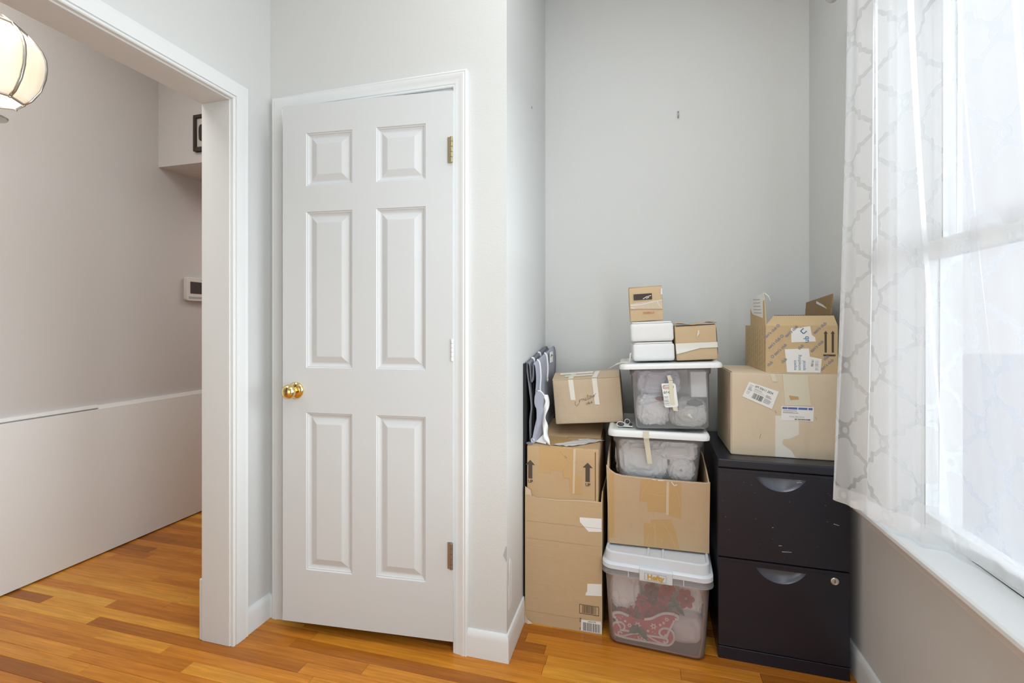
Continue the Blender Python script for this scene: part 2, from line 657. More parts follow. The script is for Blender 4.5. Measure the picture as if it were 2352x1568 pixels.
def blob(cx, cy, cz, rx, ry, rz, seed, amp=0.25, freq=2.2, sub=4, ridged=True, e=1.0):
    bm = bmesh.new()
    bmesh.ops.create_icosphere(bm, subdivisions=sub, radius=1)
    off = Vector((seed * 3.7, seed * 1.3, seed * 5.1))
    for v in bm.verts:
        p = v.co.copy()
        nz = noise.noise(p * freq + off)
        if ridged:
            nz = (0.5 - abs(noise.noise(p * freq + off))) * 0.9 + 0.35 * (0.5 - abs(noise.noise(p * freq * 2.3 + off)))
        q = Vector([math.copysign(abs(c) ** e, c) for c in p]) if e != 1.0 else p
        v.co = q * (1 - amp * 0.5 + amp * nz)
        v.co = Vector((cx + v.co.x * rx, cy + v.co.y * ry, cz + v.co.z * rz))
    me = bpy.data.meshes.new('lump')
    bm.to_mesh(me)
    bm.free()
    return me


# ------------------------------------------------------------------ room shell
XL, XLH = -1.463, -1.591       # left wall, its hall side
YD, YDB = 1.601, 1.72          # wall of the closet door
XN = -0.453                    # left wall of the alcove
YB = 2.312                     # back wall of the alcove
XR = 0.716                     # window wall
XH = -2.691                    # far wall of the hall
ZC = 2.9                       # ceiling

fl = MB().box(-2.9, 0.95, -2.5, 3.5, -0.05, -0.014).build('floor', M['dark'])
struct(fl)


def plank_mesh():
    mb = MB()
    e, ez = 0.0035, 0.08
    lo = [(0, 0, -1), (1, 0, -1), (1, 1, -1), (0, 1, -1)]
    mi = [(0, 0, -ez), (1, 0, -ez), (1, 1, -ez), (0, 1, -ez)]
    hi = [(e * .4, e * 4, 0), (1 - e * .4, e * 4, 0), (1 - e * .4, 1 - e * 4, 0), (e * .4, 1 - e * 4, 0)]
    mb.rings([lo, mi, hi], True, True)
    me = bpy.data.meshes.new('plank')
    me.from_pydata(mb.v, [], mb.f)
    me.materials.append(M['floor'])
    return me


pm = plank_mesh()
rp = random.Random(11)
PW = 0.0515
rest = MB()
count = 0
y = -2.4
while y < 3.4:
    x = -2.69 - rp.uniform(0, 0.6)
    inview = 0.98 < y < 2.34
    while x < 0.76:
        L = rp.choice((0.34, 0.5, 0.65, 0.8, 1.0, 1.3)) * rp.uniform(0.9, 1.1)
        x1 = min(x + L, 0.78)
        if 0.78 - x1 < 0.12:
            x1 = 0.78
        hidden = y > 1.75 and -1.40 < x and x1 < -0.46          # inside the shut closet
        if inview and count < 296 and not hidden:
            o = bpy.data.objects.new('plank', pm)
            C.objects.link(o)
            o.parent = fl
            o.location = (x, y, rp.uniform(-0.0004, 0))
            o.scale = (x1 - x - 0.0006, PW - 0.0006, 0.0135)
            count += 1
        else:
            rest.box(x, x1 - 0.0006, y, y + PW - 0.0006, -0.0135, -0.0001)
        x = x1
    y += PW
o = rest.build('floor_boards', M['floor'], fl)
o['kind'] = 'stuff'

ce = struct(MB().box(-2.9, 0.95, -2.5, 3.5, ZC, ZC + 0.08).build('ceiling', M['ceiling']))

# left wall with the wide cased opening to the hall
wl = MB()
wl.box(XLH, XL, 1.415, YDB, 0, ZC)
wl.box(XLH, XL, 0.30, 1.415, 2.046, ZC)
wl.box(XLH, XL, -2.4, 0.30, 0, ZC)
struct(wl.build('wall_left', M['wall']))
# wall with the closet door
OX0, OX1, OZ = -1.382, -0.653, 2.055
wb = MB()
wb.box(XL, OX0 - 0.012, YD, YDB, 0, ZC)
wb.box(OX1 + 0.012, XN, YD, YDB, 0, ZC)
wb.box(OX0 - 0.012, OX1 + 0.012, YD, YDB, OZ + 0.012, ZC)
struct(wb.build('wall_back', M['wall']))
struct(MB().box(XN - 0.11, XN, YDB, YB + 0.1, 0, ZC).build('wall_alcove_left', M['wall']))
struct(MB().box(XN - 0.11, XR + 0.2, YB, YB + 0.12, 0, ZC).build('wall_alcove_back', M['wall']))
struct(MB().box(XLH, XN - 0.11, YB, YB + 0.12, 0, ZC).build('wall_closet_back', M['wall']))
# window wall
WY0, WY1, WZ0, WZ1 = 0.62, 1.61, 0.63, 2.17
wr = MB()
wr.box(XR, XR + 0.16, -2.4, WY0, 0, ZC)
wr.box(XR, XR + 0.16, WY1, YB, 0, ZC)
wr.box(XR, XR + 0.16, WY0, WY1, 0, WZ0 - 0.02)
wr.box(XR, XR + 0.16, WY0, WY1, WZ1, ZC)
struct(wr.build('wall_right', M['wall']))
struct(MB().box(-2.9, 0.95, -2.5, -2.4, 0, ZC).build('wall_front', M['wall']))
# hall
struct(MB().box(XH - 0.1, XH - 0.02, -2.4, 3.4, 0, ZC).build('wall_hall', M['wall_hall']))
struct(MB().box(-2.9, XLH, 3.4, 3.5, 0, ZC).build('wall_hall_end', M['wall_hall']))
sf = MB().box(XH - 0.02, XLH, 2.106, 3.4, 2.112, ZC).build('wall_soffit', M['wall_hall'])
struct(sf)
hr = MB().box(XLH - 0.006, XLH, YDB, 3.4, 0, ZC).build('wall_hall_right', M['wall_hall'])
struct(hr)
# low boxed-in board along the hall wall, with a cap strip that has come loose at one end
hb = MB().box(XH - 0.02, XH, -2.4, 3.4, 0.008, 0.757).build('trim_3', M['panelboard'])
struct(hb)
cap = MB()
cap.prism([(-0.004, 0.7635), (-0.02, 0.7635), (-0.02, 0.779), (-0.007, 0.779)], lambda p, t: (XH + p[0], t, p[1]), -2.4, 1.78)
cap.prism([(-0.002, 0.757), (-0.02, 0.757), (-0.02, 0.775), (-0.007, 0.775)], lambda p, t: (XH + p[0], t, p[1]), 1.78, 3.4)
cap.build('cap_strip', M['panelboard'], hb)


def sweep_u(prof, inner, to3, zlow=0.0):
    """Door casing: prof (out from the opening, proud of the wall), inner=(s0,s1,top)."""
    s0, s1, zt = inner
    rings = []
    for (ps, pz, os, oz) in ((s0, zlow, -1, 0), (s0, zt, -1, 1), (s1, zt, 1, 1), (s1, zlow, 1, 0)):
        rings.append([to3(ps + a * os, pz + a * oz, b) for a, b in prof])
    return MB().rings(rings, True, True)


casing = [(0, 0), (0, 0.010), (0.003, 0.0125), (0.009, 0.0125), (0.011, 0.0145), (0.020, 0.0150), (0.030, 0.0165),
          (0.038, 0.0195), (0.043, 0.0200), (0.045, 0.0180), (0.048, 0.0180), (0.051, 0.0195), (0.056, 0.0175), (0.056, 0)]
tr1 = sweep_u(casing, (OX0, OX1, OZ), lambda s, z, b: (s, YD - b, z)).build('trim_1', M['trim'], smooth=True, angle=35)
struct(tr1)
jb = MB()
jb.box(OX0 - 0.012, OX0 + 0.004, YD, YDB, 0, OZ + 0.012)
jb.box(OX1 - 0.004, OX1 + 0.012, YD, YDB, 0, OZ + 0.012)
jb.box(OX0 + 0.004, OX1 - 0.004, YD, YDB, OZ - 0.004, OZ + 0.012)
jb.box(OX0 + 0.004, OX0 + 0.016, YD + 0.045, YD + 0.07, 0, OZ - 0.004)
jb.box(OX1 - 0.016, OX1 - 0.004, YD + 0.045, YD + 0.07, 0, OZ - 0.004)
jb.box(OX0 + 0.016, OX1 - 0.016, YD + 0.045, YD + 0.07, OZ - 0.016, OZ - 0.004)
jb.build('jamb', M['trim'], tr1)

# cased opening in the left wall
flat = [(0, 0), (0, 0.013), (0.003, 0.016), (0.008, 0.016), (0.009, 0.012), (0.012, 0.012), (0.013, 0.017), (0.052, 0.018),
        (0.053, 0.015), (0.058, 0.017), (0.064, 0.018), (0.066, 0.014), (0.066, 0)]
tr2 = sweep_u(flat, (0.315, 1.406, 2.029), lambda s, z, b: (XL + b, s, z)).build('trim_2', M['trim'], smooth=True, angle=30)
struct(tr2)
jb = MB()
jb.box(XLH - 0.002, XL, 1.402, 1.416, 0, 2.034)
jb.box(XLH - 0.002, XL, 0.30, 0.313, 0, 2.034)
jb.box(XLH - 0.002, XL, 0.313, 1.402, 2.024, 2.047)
jb.build('jamb', M['jamb'], tr2, bevel=0.002)
# hall-side base board that ends at the opening
bh = MB().box(XLH - 0.016, XLH - 0.001, 1.404, YDB, 0, 0.23).build('baseboard_hall', M['jamb'], bevel=0.003)
struct(bh)

bprof = [(0, 0), (0.0145, 0), (0.0145, 0.070), (0.0125, 0.084), (0.008, 0.092), (0.0, 0.0945)]


def baseboard(name, path, k=1.0):
    """path: list of (x, y, nx, ny) with the mitred normal at each corner."""
    rings = [[(x + a * k * nx, y + a * k * ny, z) for a, z in bprof] for x, y, nx, ny in path]
    return struct(MB().rings(rings, True, True).build(name, M['trim'], smooth=True, angle=40))


baseboard('baseboard_left', [(XL, 1.472, 1, 0), (XL, YD, 1, -1), (OX0 - 0.056, YD, 0, -1)])
baseboard('baseboard_back', [(OX1 + 0.056, YD, 0, -1), (XN, YD, 0.75, -1), (XN, YB, 0.75, 0)])
baseboard('baseboard_right', [(XR, YB, -1, 0), (XR, -2.4, -1, 0)])

# shallow scuffs and a broken chip on the alcove corner
sc = MB()
sc.add([(XN + 0.0004, 1.62, 0.255), (XN + 0.0004, 1.623, 0.255), (XN + 0.0004, 1.626, 0.33), (XN + 0.0004, 1.621, 0.33)], [(0, 1, 2, 3)])
sc.build('scuff_mark', M['ink_grey'], bpy.data.objects['wall_alcove_left'])
pl = MB().prism([(1.625, 0.165), (1.665, 0.175), (1.668, 0.32), (1.642, 0.345), (1.625, 0.30)], lambda p, t: (t, p[0], p[1]), XN, XN + 0.0015)
pl.build('filler_patch', M['trim'], bpy.data.objects['wall_alcove_left'])
cp = MB().prism([(XN - 0.012, 0.372), (XN, 0.350), (XN + 0.0006, 0.405), (XN - 0.003, 0.405)], lambda p, t: (p[0], t, p[1]), YD - 0.0008, YD)
cp.build('plaster_chip', M['ink_grey'], bpy.data.objects['wall_back'])

# ------------------------------------------------------------------ closet door (slightly ajar, hinged on the right)
door = bpy.data.objects.new('door_1', None)
C.objects.link(door)
door.location = (-0.652, 1.577, 0)
door.rotation_euler = (0, 0, R(4.6))
door['kind'] = 'structure'
LW, LZ0, LZ1, LT = 0.683, 0.048, 2.037, 0.034
cx = [-LW, -0.5824, -0.3905, -0.2933, -0.0998, 0.004]
cz = [LZ0, 0.2525, 0.8550, 1.0265, 1.6240, 1.7225, 1.9260, LZ1]
lf = MB()
for i in range(5):
    for j in range(7):
        if i in (1, 3) and j in (1, 3, 5):
            continue
        lf.add([(cx[i], 0, cz[j]), (cx[i + 1], 0, cz[j]), (cx[i + 1], 0, cz[j + 1]), (cx[i], 0, cz[j + 1])], [(0, 1, 2, 3)])
lf.add([(cx[0], LT, LZ0), (cx[5], LT, LZ0), (cx[5], LT, LZ1), (cx[0], LT, LZ1)], [(0, 3, 2, 1)])
for (a, b) in (((cx[0], LZ0), (cx[5], LZ0)), ((cx[5], LZ0), (cx[5], LZ1)), ((cx[5], LZ1), (cx[0], LZ1)), ((cx[0], LZ1), (cx[0], LZ0))):
    lf.add([(a[0], 0, a[1]), (b[0], 0, b[1]), (b[0], LT, b[1]), (a[0], LT, a[1])], [(0, 3, 2, 1)])
leaf = lf.build('leaf', M['door'], door)
pp = [(0, 0), (0.003, 0.0035), (0.006, 0.0035), (0.008, 0.0065), (0.012, 0.0085), (0.016, 0.0100), (0.020, 0.0100), (0.024, 0.0085),
      (0.042, 0.0020), (0.0445, 0.0014)]
for i in (1, 3):
    for j in (1, 3, 5):
        x0, x1, z0, z1 = cx[i], cx[i + 1], cz[j], cz[j + 1]
        rg = [[(x0 + a, b, z0 + a), (x1 - a, b, z0 + a), (x1 - a, b, z1 - a), (x0 + a, b, z1 - a)] for a, b in pp]
        mb = MB().rings(rg, False, True)
        mb.build('panel', M['door'], leaf)
kn = MB().lathe([(0.0325, 0), (0.0325, 0.003), (0.029, 0.008), (0.018, 0.011), (0.0125, 0.013), (0.0115, 0.022), (0.0135, 0.027),
                 (0.0215, 0.031), (0.0265, 0.038), (0.0275, 0.045), (0.025, 0.053), (0.017, 0.059), (0.006, 0.0615), (0, 0.062)], 32)
kn.build('door_handle', M['brass'], leaf, (-0.6253, 0, 0.939), (R(90), 0, 0), smooth=True, angle=50)
for z0, z1, mt in ((1.775, 1.868, 'hinge'), (1.060, 1.140, 'trim'), (0.312, 0.407, 'steel')):
    hg = MB()
    for k in range(5):
        a = z0 + (z1 - z0) * k / 5
        hg.lathe([(0, a + 0.0004), (0.0048, a + 0.0004), (0.0056, a + 0.001), (0.0056, a + (z1 - z0) / 5 - 0.001), (0.0048, a + (z1 - z0) / 5 - 0.0004),
                  (0, a + (z1 - z0) / 5 - 0.0004)], 12)
    hg.box(-0.016, 0, 0.004, 0.006, z0, z1)
    hg.build('hinge', M[mt], door, (0.001, -0.007 if mt != 'trim' else 0.0005, 0), smooth=True, angle=40)

# ------------------------------------------------------------------ window, sill and the outside
win = bpy.data.objects.new('window_1', None)
C.objects.link(win)
win.location = (XR, 0, 0)
win['kind'] = 'structure'
fr = MB()
fr.box(0.0, 0.155, WY1 - 0.02, WY1, WZ0, WZ1)
fr.box(0.0, 0.155, WY0, WY0 + 0.02, WZ0, WZ1)
fr.box(0.0, 0.155, WY0, WY1, WZ1 - 0.02, WZ1)
fr.build('window_frame', M['trim'], win)
wc = [(0, 0), (0, 0.012), (0.004, 0.014), (0.03, 0.015), (0.06, 0.019), (0.075, 0.020), (0.078, 0.017), (0.085, 0.017), (0.085, 0)]
sweep_u(wc, (WY0 + 0.004, WY1 - 0.004, WZ1 - 0.004), lambda s, z, b: (-b, s, z), WZ0).build('window_casing', M['trim'], win, smooth=True, angle=35)


def sash(x, z0, z1, name):
    s = MB()
    y0, y1 = WY0 + 0.02, WY1 - 0.02
    w = 0.045
    s.box(x, x + 0.035, y0, y0 + w, z0, z1)
    s.box(x, x + 0.035, y1 - w, y1, z0, z1)
    s.box(x, x + 0.035, y0 + w, y1 - w, z0, z0 + w)
    s.box(x, x + 0.035, y0 + w, y1 - w, z1 - w, z1)
    so = s.build(name, M['trim'], win, bevel=0.003)
    MB().box(x + 0.014, x + 0.018, y0 + w, y1 - w, z0 + w, z1 - w).build('pane', M['glass'], so)


sash(0.045, WZ0, 1.415, 'lower_sash')
sash(0.085, 1.385, WZ1 - 0.02, 'upper_sash')
lk = MB().box(0.03, 0.06, 1.05, 1.11, 1.415, 1.428)
lk.build('sash_lock', M['nickel'], win, bevel=0.003)
st = MB().prism([(0.045, 0.606), (0.045, 0.630), (-0.060, 0.630), (-0.066, 0.626), (-0.067, 0.617), (-0.060, 0.606)],
                lambda p, t: (p[0], t, p[1]), WY0 - 0.12, WY1 + 0.12)
st.build('window_sill', M['trim'], win, bevel=0.001)
ap = MB().prism([(0, 0.606), (-0.046, 0.606), (-0.044, 0.598), (-0.036, 0.596), (-0.034, 0.586), (-0.026, 0.580), (-0.022, 0.572), (-0.020, 0.560), (0, 0.556)],
                lambda p, t: (p[0], t, p[1]), WY0 - 0.10, WY1 + 0.10)
ap.build('apron', M['trim'], win, smooth=True, angle=30)
struct(MB().box(0.95, 60, -40, 40, -0.9, -0.8).build('ground', M['ground']))

# ------------------------------------------------------------------ sheer curtain
cur = thing('curtain', 'sheer white curtain with a trellis pattern hanging over the window', 'curtain', (0.63, 1.68, 0.64))
RZ = 2.30
CW, NS = 1.52, 300


def seg_d(px, pz, a, b):
    ax, az = a
    bx, bz = b
    dx, dz = bx - ax, bz - az
    t = np.clip(((px - ax) * dx + (pz - az) * dz) / (dx * dx + dz * dz), 0, 1)
    return np.hypot(px - ax - t * dx, pz - az - t * dz)


def trellis(s, z):
    PX, PZ = 0.20, 0.197
    d = np.full(s.shape, 9.0)
    hx, hz = PX / 2, PZ / 2
    rr = 0.015
    arch_r, arch_c = 0.044, 0.062
    for (ox, oz) in ((0, 0), (hx, hz)):
        x = (s - ox + hx) % PX - hx
        y = (z - oz + hz) % PZ - hz
        d = np.minimum(d, np.abs(np.hypot(x, y) - rr))
        ax, ay = np.abs(x), np.abs(y)
        # arch above and below every ring
        q = np.abs(np.hypot(ax, ay - arch_c) - arch_r)
        ang = np.degrees(np.arctan2(arch_c - ay, ax))
        q = np.where((ang > 32), q, 9.0)
        d = np.minimum(d, q)
        a0 = (arch_r * math.cos(R(32)), arch_c - arch_r * math.sin(R(32)))
        b0 = (hx - arch_r * math.cos(R(32)), hz - arch_c + arch_r * math.sin(R(32)))
        mx = (a0[0] + b0[0]) / 2
        for p, q2 in ((a0, (mx, a0[1])), ((mx, a0[1]), (mx, b0[1])), ((mx, b0[1]), b0)):
            d = np.minimum(d, seg_d(ax, ay, p, q2))
    return d


s = np.linspace(0, CW, NS)
# top to bottom: pleated wave round the rod, settling against the sill below
NV = 300
fold = 0.0135 * np.sin(2 * np.pi * s / 0.21 + 2.2) + 0.006 * np.sin(2 * np.pi * s / 0.083 + 0.7)
yline = 1.69 - np.concatenate([[0], np.cumsum(np.sqrt(np.maximum(0.16, 1 - (np.gradient(fold, s)) ** 2))[1:] * (s[1] - s[0]))]) * 0.83
xb_y = [0.2, 1.198, 1.263, 1.371, 1.416, 1.449, 1.52, 1.60, 1.70]
xb_x = [0.757, 0.757, 0.752, 0.735, 0.700, 0.664, 0.628, 0.606, 0.592]
zb_z = [0.645, 0.645, 0.645, 0.643, 0.643, 0.645, 0.650, 0.652, 0.652]
xbot = np.interp(yline, xb_y, xb_x)
zbot = np.interp(yline, xb_y, zb_z)
XX, YY, ZZ, TT, HH = [], [], [], [], []
ztop = RZ + 0.045
for j in range(NV):
    t = j / (NV - 1)                       # 0 top .. 1 bottom
    z = ztop + (zbot - ztop) * t
    # the cloth hangs straight, then leans to its resting line low down
    k = t ** 1.6
    x = 0.63 * (1 - k) + xbot * k
    amp = 1.0 - 0.35 * t
    wr = 0.004 * np.sin(s * 31 + t * 4.0) * t
    XX.append(x + fold * amp * np.where(yline < 1.5, 1 - 0.55 * t ** 6, 1.0) + wr - 0.012 * t * np.exp(-((s - 0.02) / 0.05) ** 2))
    YY.append(yline - 0.02 * t * np.exp(-(s / 0.12) ** 2) + 0.012 * t)
    ZZ.append(z)
    TT.append(trellis(s + 0.012, np.full(s.shape, (ztop - 0.645) * t)))
    h = np.zeros(NS)
    h = np.maximum(h, (s < 0.028) * 1.0)
    if (1 - t) * (ztop - 0.645) < 0.05:
        h = np.maximum(h, 0.8)
    if t * (ztop - 0.645) < 0.085:
        h = np.maximum(h, 0.9)
    HH.append(h)
XX, YY, ZZ = np.array(XX), np.array(YY), np.array(ZZ)
XX = np.where(YY > 1.40, np.minimum(XX, 0.684), XX)
XX = np.minimum(XX, 0.755)
co = np.stack([XX - 0.63, YY - 1.68, ZZ - 0.64], -1).reshape(-1, 3)
idx = np.arange(NV * NS).reshape(NV, NS)
faces = np.stack([idx[:-1, :-1], idx[:-1, 1:], idx[1:, 1:], idx[1:, :-1]], -1).reshape(-1, 4)
me = bpy.data.meshes.new('drape')
me.from_pydata(co.tolist(), [], faces.tolist())
a = me.attributes.new('trellis', 'FLOAT', 'POINT')
a.data.foreach_set('value', np.array(TT).reshape(-1).astype(np.float32))
a = me.attributes.new('hem', 'FLOAT', 'POINT')
a.data.foreach_set('value', np.array(HH).reshape(-1).astype(np.float32))
link('drape', me, M['sheer'], cur, smooth=True)
for k in range(8):
    yy = 1.545 - 0.158 * k
    g = MB()
    pts = [(0.021 * math.cos(2 * math.pi * i / 20), 0, 0.021 * math.sin(2 * math.pi * i / 20)) for i in range(20)]
    g.tube(pts, 0.0045, 6, closed=True)
    g.build('grommet', M['nickel'], cur, (0.0, yy - 1.68, RZ - 0.64), (0, 0, R(90 + (35 if k % 2 else -35))), smooth=True)
rod = MB().tube([(0.63, 1.78, RZ), (0.63, 0.36, RZ)], 0.011, 14)
for yy, dirn in ((1.80, 1), (0.34, -1)):
    rod.lathe([(0, -0.03), (0.012, -0.028), (0.02, -0.016), (0.022, 0), (0.02, 0.016), (0.012, 0.028), (0, 0.03)], 16,
              Matrix.Translation((0.63, yy, RZ)) @ Matrix.Rotation(R(90), 4, 'X'))
for yy in (1.735, 0.40):
    rod.box(0.628, XR, yy - 0.006, yy + 0.006, RZ - 0.026, RZ - 0.010)
tag(rod.build('curtain_rod', M['nickel'], smooth=True, angle=40), 'brushed metal curtain rod above the window carrying the sheer curtain', 'rod')

# ------------------------------------------------------------------ hall: lamp, picture, thermostat
lx, ly, lz = -2.14, 1.072, 1.965
lamp = thing('pendant_lamp', 'lit pendant lamp with cream glass panels and metal ribs hanging in the hall', 'lamp', (lx, ly, lz))
prof = [(0.085, 0.0), (0.104, 0.018), (0.127, 0.060), (0.139, 0.105), (0.142, 0.140), (0.140, 0.172), (0.130, 0.200), (0.112, 0.226), (0.092, 0.246)]
NP = 8
A0 = R(10)
for i in range(NP):
    a0, a1 = A0 + 2 * math.pi * i / NP, A0 + 2 * math.pi * (i + 1) / NP
    rows = []
    for r, z in prof:
        rows.append([(r * ((1 - t) * math.cos(a0) + t * math.cos(a1)), r * ((1 - t) * math.sin(a0) + t * math.sin(a1)), z) for t in (0.02, 0.34, 0.66, 0.98)])
    MB().grid(rows).build('glass_panel', M['lamp_glass'], lamp, smooth=True, solid=0.003)
    MB().tube([((r + 0.002) * math.cos(a0), (r + 0.002) * math.sin(a0), z) for r, z in prof], 0.0052, 8).build('rib', M['nickel'], lamp, smooth=True)
    MB().lathe([(0, -0.004), (0.004, -0.003), (0.005, 0.002), (0.003, 0.006), (0, 0.007)], 8,
               Matrix.Translation((0.088 * math.cos(a0), 0.088 * math.sin(a0), -0.004))).build('knob', M['nickel'], lamp, smooth=True)
for rr, zz, nm in ((0.088, 0.0, 'bottom_ring'), (0.095, 0.248, 'top_ring')):
    MB().tube([(rr * math.cos(A0 + 2 * math.pi * i / NP), rr * math.sin(A0 + 2 * math.pi * i / NP), zz) for i in range(NP)], 0.005, 8, closed=True).build(nm, M['nickel'], lamp)
MB().lathe([(0.0, 0.10), (0.022, 0.105), (0.03, 0.13), (0.028, 0.155), (0.014, 0.18), (0.012, 0.20), (0, 0.20)], 16).build('bulb', M['bulb'], lamp, smooth=True)
MB().lathe([(0, 0.2), (0.016, 0.2), (0.018, 0.25), (0.010, 0.27), (0.008, 0.30), (0.007, ZC - lz - 0.03), (0.055, ZC - lz - 0.02), (0.06, ZC - lz), (0, ZC - lz)], 20).build('stem', M['nickel'], lamp, smooth=True, angle=40)
sp = MB()
for i in range(NP):
    a0 = A0 + 2 * math.pi * i / NP
    sp.tube([(0.012 * math.cos(a0), 0.012 * math.sin(a0), 0.285), (0.06 * math.cos(a0), 0.06 * math.sin(a0), 0.275), (0.093 * math.cos(a0), 0.093 * math.sin(a0), 0.25)], 0.003, 6)
sp.build('spider', M['nickel'], lamp, smooth=True)
MB().lathe([(0, -0.075), (0.012, -0.073), (0.05, -0.068), (0.052, -0.062), (0.02, -0.056), (0.008, -0.05), (0.006, 0.10), (0, 0.10)], 20).build('finial', M['nickel'], lamp, smooth=True, angle=40)
pt = bpy.data.lights.new('lamp_glow', 'POINT')
pt.energy = 2.2
pt.color = (1.0, 0.85, 0.66)
pt.shadow_soft_size = 0.03
po = bpy.data.objects.new('lamp_glow', pt)
C.objects.link(po)
po.location = (lx, ly, lz + 0.05)

pic = thing('picture_frame', 'dark wooden picture frame on the soffit, half hidden behind the door jamb', 'picture', (-2.433, 2.106, 2.172))
f = MB()
f.box(0, 0.018, -0.02, 0, 0, 0.204)
f.box(0.182, 0.20, -0.02, 0, 0, 0.204)
f.box(0.018, 0.182, -0.02, 0, 0, 0.022)
f.box(0.018, 0.182, -0.02, 0, 0.186, 0.204)
f.build('frame', M['frame_brown'], pic, bevel=0.002)
MB().box(0.018, 0.182, -0.009, -0.006, 0.022, 0.186).build('mat_board', M['mat_board'], pic)
pg = spline([(0.075, 0.06), (0.066, 0.09), (0.068, 0.14), (0.09, 0.152), (0.128, 0.15), (0.135, 0.10), (0.125, 0.055)], 4, True)
MB().prism([tuple(p) for p in pg], lambda p, t: (p[0] - 0.035, t, p[1]), -0.0105, -0.009).build('print', M['frame_brown'], pic)

th = thing('thermostat', 'white wall panel with a dark screen on the hall wall beside the door jamb', 'thermostat', (XH - 0.02, 2.262, 1.342))
hs = MB().rings([[(x_, p[0], p[1] - 0) for p in [(q[0] + 0.1, q[1]) for q in rrect(0.2, 0.145, 0.014, 0, 4)]] for x_ in (0.0, 0.026)], True, True)
hs.build('housing', M['thermo'], th, smooth=True, angle=40, bevel=0.002)
MB().box(0.0255, 0.0275, 0.024, 0.17, 0.045, 0.118).build('screen', M['screen'], th)
MB().box(0.0255, 0.0270, 0.014, 0.17, 0.012, 0.026).build('slot', M['ink_grey'], th)
MB().lathe([(0, 0), (0.005, 0), (0.005, 0.002), (0, 0.002)], 12, Matrix.Translation((0.0255, 0.105, 0.131)) @ Matrix.Rotation(R(90), 4, 'Y')).build('sensor', M['ink'], th)

hk = thing('wall_hook', 'small metal picture hook left on the bare alcove wall', 'hook', (0.176, YB, 2.151))
MB().box(-0.005, 0.005, -0.0015, 0, 0.006, 0.036).build('plate', M['ink_grey'], hk, bevel=0.0006)
MB().tube([(0, -0.002, 0.012), (0, -0.004, 0.003), (0, -0.009, 0.0), (0, -0.013, 0.004), (0, -0.013, 0.011)], 0.0016, 6).build('prong', M['steel'], hk, smooth=True)
MB().tube([(0, 0.004, 0.026), (0, -0.010, 0.031)], 0.0011, 6).build('pin', M['steel'], hk)
nl = MB().lathe([(0, 0), (0.005, 0.0), (0.005, 0.002), (0, 0.0025)], 10, Matrix.Translation((XN, 2.0, 2.14)) @ Matrix.Rotation(R(90), 4, 'Y'))
tag(nl.build('nail', M['steel']), 'single nail head in the narrow side wall of the alcove', 'nail')

# ------------------------------------------------------------------ filing cabinet
cb = thing('filing_cabinet', 'black two drawer metal filing cabinet in the alcove corner under the window side', 'cabinet', (0.4775, 1.811, 0), (0, 0, R(-1.4)))
hw, CH, CD = 0.2035, 0.712, 0.465
k_ = MB()
k_.box(-hw, hw, 0.016, CD, 0.0, 0.684)
k_.build('body', M['black_metal'], cb, bevel=0.002)
MB().box(-hw, hw, 0.0, CD, 0.682, CH).build('top', M['black_metal'], cb, bevel=0.004)
MB().box(-hw, hw, 0.0, 0.016, 0.0, 0.044).build('plinth', M['black_metal'], cb, bevel=0.002)


def drawer(z0, z1, lock):
    hx, htop, sag = 0.078, z1 - 0.020, 0.046
    n = 18
    rim = []
    for i in range(n + 1):
        x = -hx + 2 * hx * i / n
        rr = (hx * hx + sag * sag) / (2 * sag)
        rim.append((x - 0.004, htop - (math.sqrt(max(0, rr * rr - x * x)) - (rr - sag))))
    W_ = hw - 0.001
    loop = [(-W_, z0), (W_, z0), (W_, z1), (-W_, z1)]
    mb = MB()
    # front face with the crescent cut out
    for i in range(n):
        (xa, za), (xb, zb) = rim[i], rim[i + 1]
        mb.add([(xa, 0, z0), (xb, 0, z0), (xb, 0, zb), (xa, 0, za)], [(0, 1, 2, 3)])
        mb.add([(xa, 0, htop), (xb, 0, htop), (xb, 0, z1), (xa, 0, z1)], [(0, 1, 2, 3)])
    xa, xb = rim[0][0], rim[-1][0]
    for x0, x1 in ((-W_, xa), (xb, W_)):
        mb.add([(x0, 0, z0), (x1, 0, z0), (x1, 0, htop), (x0, 0, htop)], [(0, 1, 2, 3)])
        mb.add([(x0, 0, htop), (x1, 0, htop), (x1, 0, z1), (x0, 0, z1)], [(0, 1, 2, 3)])
    for a, b in zip(loop, loop[1:] + loop[:1]):
        mb.add([(a[0], 0, a[1]), (b[0], 0, b[1]), (b[0], 0.014, b[1]), (a[0], 0.014, a[1])], [(0, 1, 2, 3)])
    d = mb.build('drawer', M['black_metal'], cb)
    rows = []
    for t in (0, 0.12, 0.3, 0.5, 0.7, 0.88, 1.0):
        row = []
        for (x, z) in rim:
            dep = max(0.0, min(1.0, (htop - z) / sag))
            row.append((x, 0.0145 * math.sin(t * math.pi / 2) * dep ** 0.5, z + (htop - z) * (t ** 1.3)))
        rows.append(row)
    rows.append([(x, 0.0, htop) for x, z in rim])
    MB().grid(rows).build('handle', M['scoop_sheen'], d, smooth=True, angle=60)
    MB().box(-W_ + 0.012, W_ - 0.012, -0.0004, 0.0, z1 - 0.0105, z1 - 0.0095).build('crease', M['dark'], d)
    if lock:
        l = MB().lathe([(0, 0), (0.0125, 0.0), (0.0125, 0.003), (0.0108, 0.0045), (0.0085, 0.0045), (0.008, 0.0035), (0, 0.0035)], 24,
                       Matrix.Translation((0.158, 0.0, 0.329)) @ Matrix.Rotation(R(90), 4, 'X'))
        l.build('lock', M['lock'], d, smooth=True, angle=40)
        MB().box(0.157, 0.159, -0.0042, -0.0035, 0.3245, 0.3335).build('keyhole', M['dark'], d)
    return d


